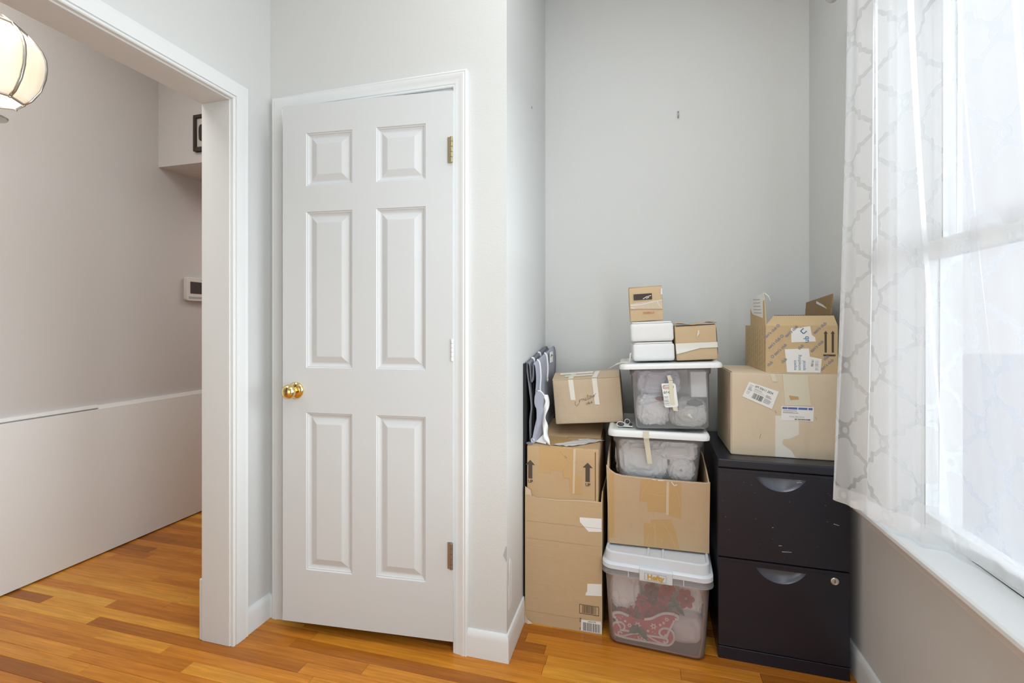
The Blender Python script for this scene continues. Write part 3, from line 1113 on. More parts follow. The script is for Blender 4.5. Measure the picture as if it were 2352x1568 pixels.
d1 = drawer(0.3655, 0.679, False)
d2 = drawer(0.0475, 0.3605, True)
rs = random.Random(5)
mk = MB()
for i in range(20):
    x, z = rs.uniform(-0.19, 0.15), rs.uniform(0.38, 0.65)
    q = rs.uniform(0.0006, 0.0013)
    mk.box(x, x + q, -0.0004, 0, z, z + q)
for (x, z, lx2, lz2) in ((0.045, 0.648, 0.016, 0.003), (0.0, 0.405, 0.03, 0.003), (-0.01, 0.425, 0.01, 0.0012), (0.155, 0.520, 0.016, -0.003), (-0.03, 0.485, 0.004, 0.001)):
    mk.add([(x, -0.0005, z), (x + lx2, -0.0005, z + lz2), (x + lx2, -0.0005, z + lz2 + 0.0012), (x, -0.0005, z + 0.0022)], [(0, 1, 2, 3)])
mk.build('scratches', M['scuff'], d1)['kind'] = 'stuff'

# ------------------------------------------------------------------ large box on the cabinet
bx = thing('cardboard_box', 'large closed cardboard box with shipping labels on the filing cabinet', 'box', (0.503, 1.888, 0.7125), group='cardboard boxes')
rbox(0.346, 0.30, 0.303, 0.004, 0.0, 6, 0.0012, 3).build('body', M['cb_big'], bx, smooth=True)


def big(x, z):
    return (x - 0.503, z - 0.7125)


MB().prism([(-0.171, 0.303), (0.171, 0.303), (0.171, 0.306), (-0.171, 0.306)], lambda p, t: (p[0], t, p[1]), 0.003, 0.147).build('flap', M['cb_big'], bx)
MB().prism([(-0.171, 0.303), (0.171, 0.303), (0.171, 0.306), (-0.171, 0.306)], lambda p, t: (p[0], t, p[1]), 0.150, 0.297).build('flap', M['cb_big'], bx)
MB().box(-0.1755, -0.173, 0.0, 0.30, 0.004, 0.303).build('side_flap', M['cb_big'], bx)
t_ = 'tape'
patch([big(0.499, 1.015), big(0.580, 1.013), big(0.589, 0.904), big(0.508, 0.901)], M['tape_cream'], bx, t_)
patch([big(0.458, 1.015), big(0.474, 1.015), big(0.482, 0.986), big(0.466, 0.986)], M['tape_cream'], bx, t_, -0.0010)
patch([big(0.476, 0.863), big(0.552, 0.863), big(0.552, 0.7145), big(0.476, 0.7145)], M['tape_white'], bx, t_)
MB().add([(big(0.52, 0)[0], -0.0012, 0.225), (big(0.55, 0)[0], -0.0012, 0.222), (big(0.552, 0)[0], -0.0012, 0.212), (big(0.525, 0)[0], -0.0012, 0.209)], [(0, 3, 2, 1)]).build('stain', M['tape_brown'], bx)
lab = patch([big(0.390, 0.983), big(0.367, 0.928), big(0.465, 0.886), big(0.4875, 0.950)], M['paper'], bx, 'shipping_label', -0.0012)
ang = -24
cxl, czl = big(0.4275, 0.9375)


def onlab(dx, dz):
    c_, s_ = math.cos(R(ang)), math.sin(R(ang))
    return (cxl + dx * c_ - dz * s_, czl + dx * s_ + dz * c_)


x_, z_ = onlab(0.004, 0.020)
text('6M 50611 2834', 0.0125, M['ink'], lab, x_, z_, -0.0015, ang, 0.8, name='lettering')
bb = bars(-0.022, 0.014, -0.024, -0.004, M['ink'], lab, 15, 3, 0, 'barcode', (cxl, -0.0016, czl), (0, R(-ang), 0))
bars(-0.046, -0.030, -0.016, 0.022, M['ink_grey'], lab, 8, 4, 0, 'small_print', (cxl, -0.0016, czl), (0, R(-ang), 0), True)
bars(0.018, 0.042, -0.022, 0.008, M['ink_grey'], lab, 6, 5, 0, 'small_print', (cxl, -0.0016, czl), (0, R(-ang), 0), True)
bars(-0.026, 0.014, 0.001, 0.012, M['ink_grey'], lab, 4, 8, 0, 'small_print', (cxl, -0.0016, czl), (0, R(-ang), 0), True)
lab2 = patch([big(0.496, 0.899), big(0.599, 0.899), big(0.597, 0.848), big(0.495, 0.848)], M['paper'], bx, 'address_label', -0.0012)
x0, z0 = big(0.499, 0.888)
for a_, b_2 in ((0.0, 0.016), (0.0175, 0.048), (0.051, 0.080), (0.083, 0.096)):
    patch(rect(x0 + a_, x0 + b_2, z0, z0 + 0.0075), M['ink_navy'], lab2, 'blue_bar', -0.0016)
bars(x0 + 0.002, x0 + 0.052, z0 - 0.014, z0 - 0.003, M['ink_grey'], lab2, 3, 2, -0.0016, 'small_print', horiz=True)
text('91034 78021EX20', 0.008, M['ink_grey'], lab2, x0 + 0.046, z0 - 0.0265, -0.0016, 0, 0.8)
bars(x0 + 0.04, x0 + 0.09, z0 - 0.0375, z0 - 0.0325, M['ink'], lab2, 24, 6, -0.0016)
cr = MB()
for (xa, za, xb, zb) in ((0.424, 0.778, 0.428, 0.795), (0.436, 0.774, 0.441, 0.775), (0.474, 0.882, 0.478, 0.872), (0.604, 0.864, 0.607, 0.855)):
    pa, pb = big(xa, za), big(xb, zb)
    cr.add([(pa[0], -0.0012, pa[1]), (pa[0] + 0.0014, -0.0012, pa[1]), (pb[0] + 0.0014, -0.0012, pb[1]), (pb[0], -0.0012, pb[1])], [(0, 1, 2, 3)])
cr.build('dent_marks', M['ink_tan'], bx)['kind'] = 'stuff'

# ------------------------------------------------------------------ open printed box on top of it
sm = thing('cardboard_box', 'open cardboard box printed with blue club lettering and two arrows, flaps up', 'box', (0.5615, 1.895, 1.0187), group='cardboard boxes')
SWd, SD, SH, T = 0.229, 0.34, 0.170, 0.004
ox = 0.5615


def sam(x, z):
    return (x - ox, z - 1.0187)


b = MB()
hw2 = SWd / 2
b.box(-hw2, hw2, 0, SD, 0, T)
b.box(-hw2, hw2, 0, T, T, SH)
b.box(-hw2, hw2, SD - T, SD, T, SH)
b.box(-hw2, -hw2 + T, T, SD - T, T, SH)
b.box(hw2 - T, hw2, T, SD - T, T, SH)
b.build('body', M['cb_sam'], sm)
# flaps: front one leans back, left and right ones stand up, back one stands behind
MB().prism([(-hw2, 0), (hw2, 0), (hw2, 1), (-hw2 + 0.034, 1)], lambda p, t: (p[0], 0.001 + p[1] * 0.034 + t, SH + p[1] * 0.036), 0, 0.0035).build('flap', M['cb_sam'], sm)
fe = MB()
for i in range(34):
    xx = -hw2 + 0.036 + i * (SWd - 0.037) / 34
    fe.box(xx, xx + 0.0032, 0.0355, 0.038, SH + 0.0355, SH + 0.0385)
fe.build('fluted_edge', M['ink_brown'], sm)
lfp = MB()
lfp.prism([(0.004, 0), (0.245, 0), (0.225, 0.103), (0.004, 0.118)], lambda p, t: (-hw2 - p[1] * 0.05 + t, p[0], SH + p[1]), 0, 0.0035)
lf_ = lfp.build('flap', M['cb_sam'], sm)
sl = MB().prism([(0.035, 0.028), (0.19, 0.045), (0.235, 0.075), (0.222, 0.1065), (0.003, 0.121), (-0.006, 0.095), (0.02, 0.09)],
                lambda p, t: (-hw2 - p[1] * 0.05 + t, p[0], SH + p[1]), -0.0008, -0.0002)
# the white label sits on the side that looks to the camera
slo = sl.build('torn_label', M['paper'], lf_)
ln = MB()
for k in range(5):
    za = 0.045 + k * 0.013
    ln.prism([(0.05 + 0.004 * k, za), (0.17, za + 0.004), (0.17, za + 0.007), (0.05 + 0.004 * k, za + 0.003)], lambda p, t: (-hw2 - p[1] * 0.05 + t, p[0], SH + p[1]), -0.0013, -0.0009)
ln.build('small_print', M['ink_grey'], lf_)
MB().tube([(-hw2 - 0.004, 0.0, SH + 0.118), (-hw2 + 0.008, -0.004, SH + 0.106), (-hw2 + 0.014, -0.006, SH + 0.090)], [0.0018, 0.0014, 0.0006], 6).build('paper_shred', M['paper'], lf_)
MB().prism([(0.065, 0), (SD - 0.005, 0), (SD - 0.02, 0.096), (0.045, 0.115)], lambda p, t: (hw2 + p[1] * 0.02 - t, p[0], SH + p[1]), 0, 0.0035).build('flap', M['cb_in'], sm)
MB().prism([(0.09, 0.062), (0.2, 0.086), (0.20, 0.096), (0.13, 0.078)], lambda p, t: (hw2 + p[1] * 0.02 - t, p[0], SH + p[1]), 0.0036, 0.0042).build('paper_tear', M['paper'], sm)
# print on the front
for k, (x, z, sgn) in enumerate(((0.462, 1.163, 1), (0.474, 1.125, 1), (0.494, 1.102, 2), (0.530, 1.168, 0), (0.611, 1.115, 0), (0.642, 1.050, 2), (0.620, 1.180, 0),
                                 (0.460, 1.050, 0), (0.506, 1.062, 0), (0.560, 1.112, 0), (0.640, 1.075, 0))):
    if k in (7, 8, 9, 10):
        s_ = 'club'
    else:
        s_ = "sam's club"
    px, pz = sam(x, z)
    text(s_, 0.0155, M['ink_blue'], sm, px, pz, -0.0005, 45, 0.86, bold=0.0002)
    if sgn:
        r_ = 0.035 if sgn == 1 else -0.036
        ring = MB()
        n = 14
        cx_, cz_ = px + r_ * 0.72, pz + r_ * 0.72
        rr0, rr1 = 0.0034, 0.0056
        rin = [(cx_ + rr0 * math.cos(2 * math.pi * i / n), -0.0005, cz_ + rr0 * math.sin(2 * math.pi * i / n)) for i in range(n)]
        rout = [(cx_ + rr1 * math.cos(2 * math.pi * i / n), -0.0005, cz_ + rr1 * math.sin(2 * math.pi * i / n)) for i in range(n)]
        ring.rings([rin, rout])
        ring.build('ring_mark', M['ink_blue'], sm)
p1 = patch([sam(0.530, 1.128), sam(0.608, 1.132), sam(0.605, 1.147), sam(0.595, 1.155), sam(0.590, 1.1865), sam(0.572, 1.184), sam(0.562, 1.180), sam(0.529, 1.180)],
           M['paper'], sm, 'torn_label')
px, pz = sam(0.578, 1.139)
text('ub', 0.024, M['ink_logo'], p1, px, pz, -0.0009, 90, 1.0, bold=0.0003)
dm = MB()
q = 0.0098
cxx, czz = sam(0.569, 1.169)
for (a1, a2) in (((-q, 0), (0, q)), ((0, -q), (-q, 0)), ((0, -q), (q, 0)), ):
    w_ = 0.0018
    dx, dz = a2[0] - a1[0], a2[1] - a1[1]
    L = math.hypot(dx, dz)
    nx, nz = -dz / L * w_, dx / L * w_
    dm.add([(cxx + a1[0] + nx, -0.0009, czz + a1[1] + nz), (cxx + a1[0] - nx, -0.0009, czz + a1[1] - nz),
            (cxx + a2[0] - nx, -0.0009, czz + a2[1] - nz), (cxx + a2[0] + nx, -0.0009, czz + a2[1] + nz)], [(0, 1, 2, 3)])
dm.build('diamond_mark', M['ink_logo'], p1)
p2 = patch([sam(0.509, 1.103), sam(0.516, 1.0205), sam(0.594, 1.0205), sam(0.586, 1.107)], M['paper'], sm, 'sticker')
for k, s_ in enumerate(('expect', 'something', 'special')):
    px, pz = sam(0.541 + k * 0.0145, 1.028)
    text(s_, 0.0145, M['ink_logo'], p2, px, pz, -0.0009, 90, 0.92, 'LEFT')
p3 = patch([sam(0.588, 1.078), sam(0.626, 1.070), sam(0.622, 1.0205), sam(0.580, 1.0215)], M['paper'], sm, 'small_label', -0.0010)
px, pz = sam(0.597, 1.055)
text('RB/161', 0.0105, M['ink'], p3, px, pz, -0.0013, 84, 0.8)
bars(sam(0.605, 0)[0], sam(0.617, 0)[0], sam(0, 1.03)[1], sam(0, 1.066)[1], M['ink_grey'], p3, 9, 12, -0.0013, 'small_print', horiz=True)
for xx in (0.6385, 0.6605):
    x_, z0_ = sam(xx, 1.093)
    _, z1_ = sam(xx, 1.170)
    patch([(x_ - 0.0034, z0_), (x_ + 0.0034, z0_), (x_ + 0.0034, z1_ - 0.010), (x_ + 0.0068, z1_ - 0.010), (x_, z1_), (x_ - 0.0068, z1_ - 0.010), (x_ - 0.0034, z1_ - 0.010)],
          M['ink_brown'], sm, 'arrow_mark', -0.0005, 0.0003)
patch(rect(sam(0.631, 0)[0], sam(0.669, 0)[0], sam(0, 1.080)[1], sam(0, 1.0865)[1]), M['ink_brown'], sm, 'arrow_bar', -0.0005, 0.0003)
# slanted small print on the left side, hinge-line print on the front flap
sp_ = MB()
rq = random.Random(3)
for i in range(9):
    for j in range(7):
        yy, zz = 0.02 + i * 0.035, 0.012 + j * 0.022 + (i % 2) * 0.008
        if zz + 0.016 < SH:
            sp_.add([(-hw2 - 0.0004, yy, zz), (-hw2 - 0.0004, yy + 0.003, zz), (-hw2 - 0.0004, yy - 0.006, zz + 0.016), (-hw2 - 0.0004, yy - 0.009, zz + 0.016)], [(0, 1, 2, 3)])
sp_.build('side_print', M['ink_tan'], sm)['kind'] = 'stuff'

# ------------------------------------------------------------------ tall box with the arrow box in it
tb = thing('cardboard_box', 'tall cardboard box with barcodes and torn top standing on floor', 'box', (-0.289, 1.83, 0), group='cardboard boxes')
TW, TD, TH = 0.304, 0.44, 0.497
hw3 = TW / 2
T = 0.004


def tal(x, z):
    return (x + 0.289, z)


fp = [(-hw3, 0), (hw3, 0), (hw3, 0.508), (hw3 - 0.03, 0.511), (0.06, 0.509), (-0.02, 0.503), (-0.08, 0.504), (-0.110, 0.503), (-0.118, 0.508), (-0.125, 0.507), (-0.130, 0.530), (-hw3, 0.543)]
MB().prism(fp, lambda p, t: (p[0], t, p[1]), 0, T).build('front_panel', M['cb_tall'], tb)
b = MB()
b.box(-hw3, hw3, T, TD, 0, T)
b.prism([(T, 0), (TD, 0), (TD, 0.52), (0.2, 0.525), (0.05, 0.535), (T, 0.508)], lambda p, t: (t, p[0], p[1]), hw3 - T, hw3)
b.box(-hw3, -hw3 + T, T, TD, 0, 0.52)
b.box(-hw3 + T, hw3 - T, TD - T, TD, 0, 0.52)
b.build('body', M['cb_tall'], tb)
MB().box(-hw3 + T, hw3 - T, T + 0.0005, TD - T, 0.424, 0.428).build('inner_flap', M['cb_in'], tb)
tn = MB().prism([(-hw3 + 0.001, 0.543), (-0.130, 0.531), (-0.125, 0.509), (-0.137, 0.513), (-hw3 + 0.001, 0.511)], lambda p, t: (p[0], t, p[1]), -0.0008, 0)
tn.build('torn_corner', M['cb_edge'], tb)
MB().prism([(-0.125, 0.5035), (-0.02, 0.5035), (0.06, 0.5095), (hw3 - 0.03, 0.5115), (hw3, 0.5085), (hw3, 0.505), (0.06, 0.505), (-0.02, 0.499)],
           lambda p, t: (p[0], t, p[1]), -0.0008, 0.0).build('torn_edge', M['cb_edge'], tb)
for zc in (0.338, 0.048, 0.407):
    MB().box(-hw3 + 0.002, hw3, -0.0006, 0, zc, zc + 0.0007).build('crease', M['ink_tan'], tb)
patch([tal(-0.223, 0.443), tal(-0.139, 0.446), tal(-0.139, 0.396), tal(-0.188, 0.391), tal(-0.222, 0.425)], M['paper'], tb, 'torn_label')
patch([tal(-0.193, 0.189), tal(-0.1385, 0.195), tal(-0.1385, 0.149), tal(-0.200, 0.143), tal(-0.199, 0.153), tal(-0.194, 0.158)], M['paper'], tb, 'torn_label')
x0, z0 = tal(-0.224, 0.070)
x1, z1 = tal(-0.149, 0.106)
fr_ = MB()
for (a, b_2, c, d) in ((x0, x1, z0, z0 + 0.0018), (x0, x1, z1 - 0.0018, z1), (x0, x0 + 0.0018, z0, z1), (x1 - 0.0018, x1, z0, z1)):
    fr_.box(a, b_2, -0.0005, 0, c, d)
fr_.build('barcode_frame', M['ink'], tb)
bars(x0 + 0.012, x1 - 0.010, z0 + 0.004, z1 - 0.003, M['ink'], tb, 19, 9, -0.0005)
l_ = patch([tal(-0.2155, 0.0475), tal(-0.140, 0.051), tal(-0.1385, 0.004), tal(-0.218, 0.004)], M['paper'], tb, 'barcode_label')
bars(tal(-0.211, 0)[0], tal(-0.143, 0)[0], 0.006, 0.038, M['ink_brown'], l_, 24, 14, -0.0009)
text('x0023178', 0.0075, M['ink'], l_, tal(-0.176, 0)[0], 0.0435, -0.0009, 1)
bk = MB()
for (a, b_2, c, d) in ((-0.2225, -0.2205, 0.036, 0.052), (-0.2225, -0.216, 0.050, 0.052), (-0.2225, -0.2205, 0.006, 0.016)):
    bk.box(a + 0.289, b_2 + 0.289, -0.0005, 0, c, d)
bk.build('corner_mark', M['ink'], tb)
cru = MB().add([(-hw3, -0.002, 0.03), (-hw3 + 0.012, -0.004, 0.014), (-hw3 + 0.034, -0.007, 0.004), (-hw3 + 0.014, -0.012, 0.001), (-hw3 - 0.000, -0.004, 0.001)], [(0, 1, 4), (1, 2, 3), (1, 3, 4)])
cru.build('crushed_corner', M['cb_edge'], tb, solid=0.001)

ub = thing('cardboard_box', 'cardboard box marked UP with two arrows, tucked into the tall box', 'box', (-0.2935, 1.836, 0.4285), group='cardboard boxes')
UW, UH, UD = 0.283, 0.2785, 0.40


def upl(x, z):
    return (x + 0.2935, z - 0.4285)


rbox(UW, UD, UH, 0.004, 0.0, 6, 0.0012, 9).build('body', M['cb_up'], ub, smooth=True)
MB().box(-UW / 2 + 0.002, -0.001, 0.003, UD - 0.003, UH, UH + 0.003).build('flap', M['cb_up'], ub)
MB().box(0.001, UW / 2 - 0.002, 0.003, 0.17, UH, UH + 0.003).build('flap', M['cb_up'], ub)
rf = MB().prism([(0.172, 0), (UD - 0.03, 0.036), (UD - 0.03, 0.039), (0.172, 0.003)], lambda p, t: (t, p[0], UH + 0.0031 + p[1]), -UW / 2 + 0.01, UW / 2 - 0.004)
rf.build('raised_flap', M['cb_up'], ub)
MB().box(UW / 2 - 0.012, UW / 2 - 0.0095, -0.0006, 0.0, 0.02, UH - 0.008).build('corner_slit', M['ink_brown'], ub)
patch([upl(-0.385, 0.706), upl(-0.385, 0.604), upl(-0.337, 0.601), upl(-0.337, 0.616), upl(-0.290, 0.617), upl(-0.287, 0.590), upl(-0.263, 0.588), upl(-0.26, 0.53), upl(-0.214, 0.53),
       upl(-0.216, 0.600), upl(-0.238, 0.606), upl(-0.240, 0.706)], M['tape_brown'], ub, 'packing_tape')
patch([upl(-0.248, 0.706), upl(-0.251, 0.53), upl(-0.244, 0.53), upl(-0.239, 0.706)], M['tape_clear'], ub, 'packing_tape', -0.0009)
ribbon([[upl(-0.305, 0.70), upl(-0.27, 0.664), upl(-0.258, 0.655)], [upl(-0.30, 0.70), upl(-0.262, 0.652)], [upl(-0.29, 0.632), upl(-0.255, 0.665), upl(-0.235, 0.640)]], 0.0012, M['wrinkle'], ub, 'tape_wrinkle', -0.0014)
MB().prism([(-0.09, 0.003), (0.045, 0.003), (0.035, 0.12), (-0.06, 0.15)], lambda p, t: (p[0], p[1], UH + 0.0031 + t), 0, 0.0004).build('packing_tape', M['tape_brown'], ub)
MB().grid([[(-0.045 + 0.02 * j + 0.085 * i / 7, 0.008 + 0.022 * j, UH + 0.0045 + 0.004 * abs(math.sin(i * 1.9 + j * 1.3))) for i in range(8)] for j in range(7)]).build('plastic_film', M['film'], ub, smooth=True)
rl = MB().prism([(0.060, 0.115), (0.105, 0.135), (0.090, 0.165), (0.045, 0.145)], lambda p, t: (p[0], p[1], UH + 0.0032 + t), 0, 0.0004).build('return_label', M['paper'], ub)
rb_ = MB()
for i in range(7):
    rb_.box(0.062 + i * 0.004, 0.064 + i * 0.004, 0.134 + i * 0.0012, 0.147 + i * 0.0012, UH + 0.0036, UH + 0.0039)
rb_.build('barcode', M['ink_grey'], rl)
for (xc, zt) in ((-0.421, 0.650), (-0.1925, 0.656)):
    x_, z_ = upl(xc, zt)
    patch([(x_ - 0.0085, z_ - 0.075), (x_ + 0.0085, z_ - 0.075), (x_ + 0.0085, z_ - 0.020), (x_ + 0.0195, z_ - 0.020), (x_, z_), (x_ - 0.0195, z_ - 0.020), (x_ - 0.0085, z_ - 0.020)],
          M['ink_brown'], ub, 'arrow_mark', -0.0005, 0.0003)
    text('UP', 0.0165, M['ink_brown'], ub, x_ + 0.001, z_ - 0.0865, -0.0006, 0, 0.95, bold=0.0006)

# ------------------------------------------------------------------ dark board and folded fabric organiser by the alcove wall
db = MB().box(XN + 0.0006, XN + 0.0082, 1.842, 2.29, 0.0955, 1.035).build('board', M['fabric_dark'], bevel=0.002)
tag(db, 'thin dark board standing on edge between the boxes and alcove wall', 'board')
fo = thing('fabric_organizer', 'collapsed grey fabric organizer with white piping, leaning on the alcove wall', 'organizer', (-0.405, 1.85, 0.7105))
FB = 0.7105


def sheet(prof, y0, y1, mat, name, dz=0.0, dx=0.0, tk=0.003, parent=fo, wav=0.0):
    """prof: (x, z) front profile in world metres; runs back from y0 to y1 and gains dz."""
    pts = spline(prof, 4)
    rows = []
    ny = 9
    for j in range(ny):
        t = j / (ny - 1)
        rows.append([(p[0] + 0.405 + dx * t + wav * math.sin(6 * t + p[1] * 20), y0 - 1.85 + (y1 - y0) * t, p[1] - FB + dz * t * max(0, min(1, (p[1] - FB) / 0.3))) for p in pts])
    return MB().grid(rows).build(name, mat, parent, smooth=True, solid=tk)


# outer sheet against the wall, folded over into a V, then up again and down the right side
sheet([(-0.428, 0.714), (-0.430, 0.80), (-0.424, 0.86), (-0.432, 0.93), (-0.441, 1.00), (-0.4415, 1.036)], 1.862, 2.26, M['fabric'], 'back_panel', 0.05)
sheet([(-0.4415, 1.036), (-0.432, 1.030), (-0.427, 0.985), (-0.4235, 0.958)], 1.862, 2.26, M['fabric'], 'fold', 0.05)
sheet([(-0.4205, 0.958), (-0.4165, 0.985), (-0.4155, 1.030)], 1.862, 2.20, M['fabric'], 'fold', 0.05)
sheet([(-0.4155, 1.033), (-0.4065, 1.022), (-0.402, 0.97), (-0.4055, 0.90), (-0.400, 0.83), (-0.404, 0.76), (-0.414, 0.714)], 1.864, 2.255, M['fabric_light'], 'front_panel', 0.055, 0.012)
sheet([(-0.421, 0.95), (-0.4215, 0.84), (-0.4195, 0.715)], 1.888, 2.2, M['fabric_dark'], 'hollow_sheet', 0.04)  # black sheet filling the hollow between the folds
for yy in (1.945, 2.075):
    pr_ = [(-0.4415, 1.038), (-0.431, 1.033), (-0.4255, 0.985)]
    MB().tube([(p[0] + 0.405 + 0.001, yy - 1.85, p[1] - FB + 0.05 * (yy - 1.862) / 0.4 + 0.002) for p in spline(pr_, 4)], 0.0045, 6).build('piping', M['piping'], fo, smooth=True)
for yy, zl in ((1.925, 0.86), (2.06, 0.93)):
    k = (yy - 1.864) / 0.391
    pr_ = [(-0.4155, 1.036), (-0.4045, 1.022), (-0.400, 0.97), (-0.4025, 0.92), (-0.3995, zl)]
    MB().tube([(p[0] + 0.405 + 0.012 * k + 0.001, yy - 1.85, p[1] - FB + 0.055 * k * (p[1] - FB) / 0.3 + 0.001) for p in spline(pr_, 4)], 0.0042, 6).build('piping', M['piping'], fo, smooth=True)
lb = MB().box(-0.3895 + 0.405, -0.3875 + 0.405, 2.09 - 1.85, 2.16 - 1.85, 1.02 - FB, 1.068 - FB).build('label_tag', M['paper'], fo)
MB().tube([(-0.3870 + 0.405, 2.105 - 1.85, 1.045 - FB), (-0.3866 + 0.405, 2.12 - 1.85, 1.055 - FB), (-0.3866 + 0.405, 2.145 - 1.85, 1.05 - FB)], 0.0016, 6).build('label_mark', M['ink'], lb)
# side flap in front with a white piped lip, and the hanging strap
fl_pts = [(-0.408, 0.905), (-0.398, 0.922), (-0.386, 0.916), (-0.372, 0.892), (-0.373, 0.86), (-0.380, 0.80), (-0.386, 0.745), (-0.398, 0.7225), (-0.418, 0.7115), (-0.412, 0.76), (-0.400, 0.83), (-0.409, 0.87)]
MB().prism([tuple(p) for p in spline(fl_pts, 4, True)], lambda p, t: (p[0] + 0.405, 0.008 + t + 0.035 * (p[0] + 0.41) / 0.04, p[1] - FB), 0, 0.012).build('side_flap', M['fabric_light'], fo, bevel=0.002)
MB().tube([(p[0] + 0.405, 0.014 + 0.035 * (p[0] + 0.41) / 0.04, p[1] - FB) for p in spline([(-0.400, 0.922), (-0.387, 0.917), (-0.371, 0.892)], 5)], 0.004, 6).build('piping', M['piping'], fo, smooth=True)
stp = spline([(-0.372, 0.045, 0.905), (-0.362, 0.040, 0.88), (-0.366, 0.034, 0.85), (-0.373, 0.026, 0.815), (-0.366, 0.020, 0.78), (-0.362, 0.006, 0.745), (-0.352, -0.004, 0.722), (-0.344, -0.014, 0.7155)], 6)
rows = []
for i, p in enumerate(stp):
    tw = math.sin(i * 0.28) * 0.9
    w_ = 0.0105
    rows.append([(p.x + 0.405 - w_ * math.cos(tw), p.y - w_ * math.sin(tw), p.z - FB), (p.x + 0.405 + w_ * math.cos(tw), p.y + w_ * math.sin(tw), p.z - FB)])
MB().grid(rows).build('strap', M['piping'], fo, smooth=True, solid=0.0016)
MB().grid([[(0.0, 0.015, 0.006), (0.045, -0.002, 0.004)], [(0.028, 0.020, 0.034), (0.052, 0.010, 0.030)]]).build('strap_end', M['piping'], fo, solid=0.0016)
MB().lathe([(0, 0), (0.012, 0.0), (0.014, 0.003), (0.010, 0.006), (0, 0.006)], 10, Matrix.Translation((-0.022, -0.004, 0.001))).build('tab', M['fabric'], fo)
MB().tube([(p[0], p[1], p[2]) for p in spline([(-0.012, 0.0, 0.002), (-0.016, 0.004, 0.016), (-0.010, 0.008, 0.022), (-0.004, 0.004, 0.012)], 5)], 0.0016, 6).build('cord', M['piping'], fo)

# ------------------------------------------------------------------ the box with handwriting
ROLL = 4.8
xm = thing('cardboard_box', 'pale cardboard box with handwriting and tape strips, tilted beside the organizer', 'box', (-0.2035, 2.0, 0.7755), (0, R(-ROLL), R(1.5)), group='cardboard boxes')
XW, XD, XHh = 0.285, 0.26, 0.188
rbox(XW, XD, XHh, 0.005, 0.0, 6, 0.0015, 4).build('body', M['cb_xmas'], xm, smooth=True)


def xl(X, Z):
    dx, dz = X + 0.2035, Z - 0.7755
    c_, s_ = math.cos(R(-ROLL)), math.sin(R(-ROLL))
    return (dx * c_ - dz * s_, dx * s_ + dz * c_)


MB().prism([(0.001, 0.0), (0.085, 0.018), (0.085, 0.0215), (0.001, 0.0035)], lambda p, t: (t, p[0], XHh + p[1]), -XW / 2 + 0.001, XW / 2 - 0.001).build('flap', M['cb_xmas'], xm)
MB().prism([(0.082, 0.021), (XD - 0.002, 0.0), (XD - 0.002, 0.0035), (0.082, 0.0245)], lambda p, t: (t, p[0], XHh + p[1]), -XW / 2 + 0.001, XW / 2 - 0.001).build('flap', M['cb_xmas'], xm)
for tx, l0, l1 in ((-0.283, 0.870, 0.021), (-0.182, 0.855, 0.022)):
    a_ = xl(tx, 0.962)
    w_ = 0.0105
    e_ = xl(tx + 0.012, l0)
    patch([(a_[0] - w_, XHh), (e_[0] - w_ + 0.001, e_[1] + 0.002), (e_[0] + w_, e_[1]), (a_[0] + w_, XHh)], M['tape_white'], xm, 'tape', -0.0008)
    MB().prism([(a_[0] - w_, 0.0), (a_[0] + w_, 0.0), (a_[0] + w_ + 0.012, 1), (a_[0] - w_ + 0.012, 1)], lambda p, t: (p[0], p[1] * 0.085, XHh + 0.0042 + p[1] * 0.018 + t), 0, 0.0005).build('tape', M['tape_white'], xm)
MB().prism([(-0.115, 0.055), (0.03, 0.058), (0.03, 0.082), (-0.115, 0.080)], lambda p, t: (p[0], p[1], XHh + 0.0052 + 0.018 * p[1] / 0.085 + t), 0, 0.0005).build('tape', M['tape_white'], xm)
MB().prism([(-0.09, 0.022), (0.03, 0.026), (0.03, 0.05), (-0.09, 0.046)], lambda p, t: (p[0], p[1], XHh + 0.0050 + 0.018 * p[1] / 0.085 + t), 0, 0.0005).build('printed_label', M['tape_cream'], xm)
k = 0.0002815


def hand(pts):
    out = []
    for (x, z) in spline(pts, 5):
        X = -0.2035 + (x - 1085) * k * 1.0
        Z = 0.8785 - (z - 835) * k
        out.append(xl(X, Z))
    return out


strokes = [
    [(935, 905), (905, 945), (880, 930), (872, 900), (890, 885)],
    [(935, 850), (945, 890), (950, 860), (975, 840), (980, 865)],
    [(980, 850), (990, 840), (1005, 838), (1000, 862)],
    [(1010, 832), (1018, 855), (1030, 845)], [(1012, 815), (1014, 813)],
    [(1045, 820), (1030, 830), (1045, 842), (1030, 852)],
    [(1062, 765), (1064, 830), (1078, 826)], [(1048, 795), (1082, 785)],
    [(1085, 822), (1090, 795), (1105, 790), (1108, 812), (1112, 788), (1128, 785), (1130, 808)],
    [(1140, 800), (1155, 775), (1165, 795), (1150, 800), (1168, 770), (1185, 745)],
    [(1025, 862), (1085, 835), (1140, 800)],
    [(1065, 895), (1045, 900), (1048, 920), (1070, 905), (1078, 870), (1075, 915)],
    [(1082, 905), (1098, 895), (1088, 888), (1085, 910), (1104, 905)],
    [(1128, 880), (1110, 885), (1130, 870), (1112, 900), (1135, 885)],
]
ribbon([hand(s_) for s_ in strokes], 0.0011, M['pen'], xm, 'handwriting', -0.0020)

